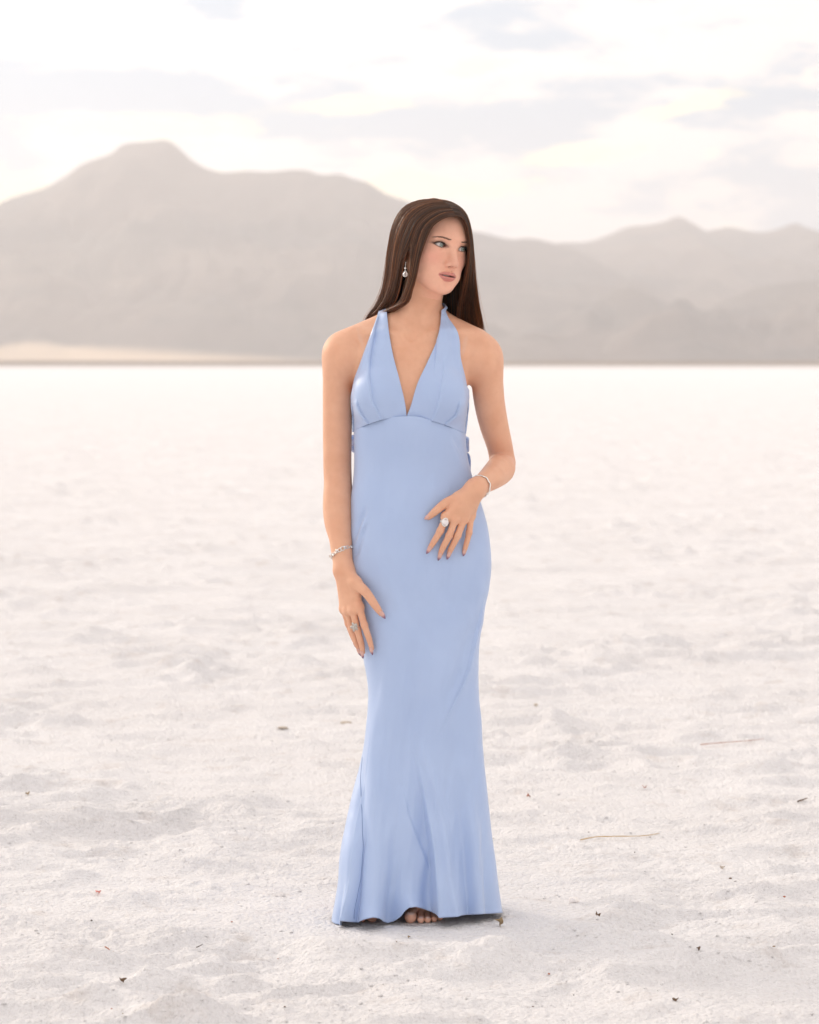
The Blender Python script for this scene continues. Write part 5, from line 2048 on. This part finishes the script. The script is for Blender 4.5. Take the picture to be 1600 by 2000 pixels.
def leaf(name, px, py, size, mat, seed, label, cat, up=0.5):
    """torn, curled scrap of leaf standing on the crust"""
    r = np.random.default_rng(seed)
    c = ground_pt(px, py)
    n = 14
    th = np.linspace(0, 2 * np.pi, n, endpoint=False)
    rad = size * 0.5 * (0.65 + 0.55 * r.uniform(0, 1, n))
    V = [np.zeros(3)]
    for k in (0.5, 1.0):
        for a, q in zip(th, rad):
            x = k * q * math.cos(a); y = k * q * math.sin(a) * 0.75
            V.append(np.array([x, y, 1.6 * x * x / size - 1.2 * y * y / size + r.normal(0, 0.06) * size * k]))
    V = np.array(V)
    R = np.array(Matrix.Rotation(r.uniform(0, 6.28), 3, 'Z')) @ np.array(Matrix.Rotation(up + r.uniform(-.2, .2), 3, 'X'))
    V = V @ R.T
    V[:, 2] -= V[:, 2].min() + 0.0004
    F = [(0, 1 + i, 1 + (i + 1) % n) for i in range(n)] + [(1 + i, 1 + n + i, 1 + n + (i + 1) % n, 1 + (i + 1) % n) for i in range(n)]
    o = link_mesh(name, V + c, F, mat, origin=c)
    o.modifiers.new('thick', 'SOLIDIFY').thickness = 0.0006
    tag(o, label, cat)
    return o


def twig(name, pts, r, mat, label, cat, lift=0.004):
    p = np.array([ground_pt(a, b) + np.array([0, 0, lift]) for a, b in pts])
    t = np.arange(len(p)); tt = np.linspace(0, len(p) - 1, 40)
    q = np.stack([interp(tt, t, p[:, i]) for i in range(3)], -1)
    q[:, 2] = np.maximum(q[:, 2], ground_z(q[:, 0], q[:, 1]) + r * 0.6)
    q[:, 2] = np.convolve(np.pad(q[:, 2], 5, mode='edge'), np.ones(11) / 11, 'valid')
    V, F = tube(q, r, 6, taper=1.0 - 0.45 * np.linspace(0, 1, 40) + 0.12 * np.sin(np.linspace(0, 25, 40)))
    o = link_mesh(name, V, F, mat, origin=p[0])
    tag(o, label, cat)
    return o


def clod(name, px, py, size, mat, seed, label, cat, group=None, flat=0.6):
    r = np.random.default_rng(seed)
    c = ground_pt(px, py)
    bm = bmesh.new()
    bmesh.ops.create_icosphere(bm, subdivisions=2 if size > 0.01 else 1, radius=size * 0.5)
    for v in bm.verts:
        v.co *= 1 + r.uniform(-0.28, 0.28)
        v.co.z *= flat
        v.co.z += size * 0.18 * flat
    me = bpy.data.meshes.new(name)
    bm.to_mesh(me); bm.free()
    me.materials.append(mat)
    o = bpy.data.objects.new(name, me)
    o.location = c
    o.rotation_euler = (0, 0, r.uniform(0, 6.28))
    col.objects.link(o)
    tag(o, label, cat, group)
    return o


leaf('dry_leaf', 976, 1810, 0.026, LEAFM, 1, 'tan curled dry leaf just in front of the right end of the hem', 'leaf', 0.9)
leaf('leaf_scrap', 774, 1845, 0.017, LEAFM, 2, 'flat brown leaf scrap on the salt below the bare toes', 'leaf', 0.2)
leaf('leaf_scrap', 799, 1832, 0.009, LEAFM, 3, 'tiny leaf scrap nearest below the toes', 'leaf', 0.4)
leaf('leaf_scrap', 1168, 1790, 0.013, BROWNM, 4, 'dark brown leaf scrap right of the dry leaf, at hem level', 'leaf', 0.4)
leaf('leaf_scrap', 119, 1917, 0.018, BROWNM, 5, 'dark torn leaf scrap nearest the left edge, low foreground', 'leaf', 0.3)
leaf('leaf_scrap', 239, 1919, 0.015, BROWNM, 6, 'dark torn leaf scrap at lower left, second from the left edge', 'leaf', 0.5)
leaf('leaf_scrap', 1412, 1697, 0.013, CLODM, 7, 'grey tan leaf scrap on the salt at far right, above a red crumb', 'leaf', 0.6)
leaf('leaf_scrap', 1087, 1849, 0.012, GREYM, 8, 'small dark leaf scrap lying on a low salt ridge at right', 'leaf', 0.4)
leaf('leaf_scrap', 1032, 1557, 0.016, REDM, 9, 'rust red leaf scrap right of the skirt at knee height', 'leaf', 0.2)
leaf('leaf_scrap', 1259, 1539, 0.012, REDM, 10, 'rust red leaf scrap farther right behind the straw', 'leaf', 0.4)
leaf('pink_scrap', 191, 1745, 0.016, PINKM, 11, 'thin pink scrap on the salt at left', 'scrap', 0.3)
leaf('leaf_scrap', 1364, 1856, 0.014, BROWNM, 12, 'thin curled brown leaf scrap at lower right', 'leaf', 0.8)
leaf('leaf_scrap', 1320, 1955, 0.012, BROWNM, 13, 'brown leaf scrap in the lower right foreground ridge', 'leaf', 0.3)
leaf('leaf_scrap', 53, 1553, 0.014, LEAFM, 14, 'tan leaf scrap at the far left behind the foreground', 'leaf', 0.2)
twig('straw', [(1134, 1645), (1165, 1641), (1195, 1638.5), (1225, 1639.5), (1260, 1638), (1288, 1634)], 0.0016, STRAWM, 'long golden straw lying on the salt at right', 'straw', 0.008)
twig('twig', [(1368, 1459), (1410, 1455), (1450, 1452), (1492, 1448)], 0.0015, REDM, 'thin reddish twig lying on the salt far behind at right', 'twig', 0.008)
twig('twig', [(1559, 1569), (1568, 1566), (1577, 1563)], 0.0028, BROWNM, 'short thick brown twig near the right edge', 'twig', 0.006)
twig('twig', [(384, 1855), (390, 1852), (396, 1849)], 0.0013, GREYM, 'short dark twig on the salt at lower left', 'twig', 0.005)
twig('twig', [(205, 1740 + 122), (222, 1863)], 0.0014, REDM, 'short faint red twig at lower left above the dark scraps', 'twig', 0.003)
clod('clod', 676, 1412, 0.040, CLODM, 21, 'flat tan patch standing in for ground shade behind the skirt on the left', 'clod', flat=0.25)  # added flat lump, its tan stands in for shading of the crust
clod('clod', 553, 1422, 0.034, CLODM, 22, 'flat tan patch standing in for ground shade, left of the one behind the skirt', 'clod', flat=0.25)  # another added lump whose colour imitates terrain shade
clod('clod', 528, 1263, 0.046, CLODM, 23, 'brown clod farther back at left of the thighs', 'clod', flat=0.25)
clod('clod', 1358, 1494, 0.018, CLODM, 24, 'small brown clod right of the skirt below the red twig', 'clod')
clod('clod', 1047, 1378, 0.018, CLODM, 25, 'grey brown clod right of the skirt at knee level', 'clod')
clod('salt_lump', 1121, 1763, 0.026, SALTM, 26, 'rounded white salt lump right of the hem', 'salt lump', flat=0.85)
clod('salt_lump', 95, 1766, 0.018, SALTM, 27, 'greyish salt lump at the left edge', 'salt lump', flat=0.7)
SPECKS = [(286, 1770, 3), (179, 1798, 3), (453, 1801, 3), (476, 1758, 2), (594, 1731, 2), (159, 1943, 2), (218, 1971, 3), (240, 1980, 2), (556, 1967, 3), (663, 1923, 1),
          (543, 1873, 2), (50, 1991, 4), (454, 1464, 3), (446, 1604, 2), (551, 1608, 2), (220, 1566, 2), (1427, 1716, 5), (1240, 1665, 3), (1418, 1599, 3), (1493, 1607, 2),
          (1321, 1627, 2), (1326, 1735, 1), (1532, 1752, 4), (1507, 1717, 2), (1031, 1565, 4), (1312, 1826, 4), (1556, 1822, 5), (1512, 1849, 4), (1041, 1967, 3), (1121, 1944, 2),
          (1072, 1903, 4), (1310, 1824, 3), (1150, 1626, 3), (1325, 1497, 3), (1219, 1472, 2), (945, 1258, 5), (1146, 1300, 5), (1372, 1258, 2), (1555, 1375, 3), (1090, 1416, 3),
          (1456, 1392, 3), (430, 808, 8), (600, 810, 8), (183, 820, 6), (1010, 1832, 2), (1030, 1832, 2), (920, 1830, 1), (1130, 1690, 2), (1180, 1780, 2), (980, 1486, 2)]
for i, (px, py, s) in enumerate(SPECKS[:34] + SPECKS[41:44]):
    clod('litter_crumb', px, py, 0.0017 * s, (BROWNM, GREYM, REDM, LEAFM)[i % 4], 100 + i, 'tiny dark crumb of plant litter scattered on the salt', 'crumb', 'crumbs of plant litter on the salt')
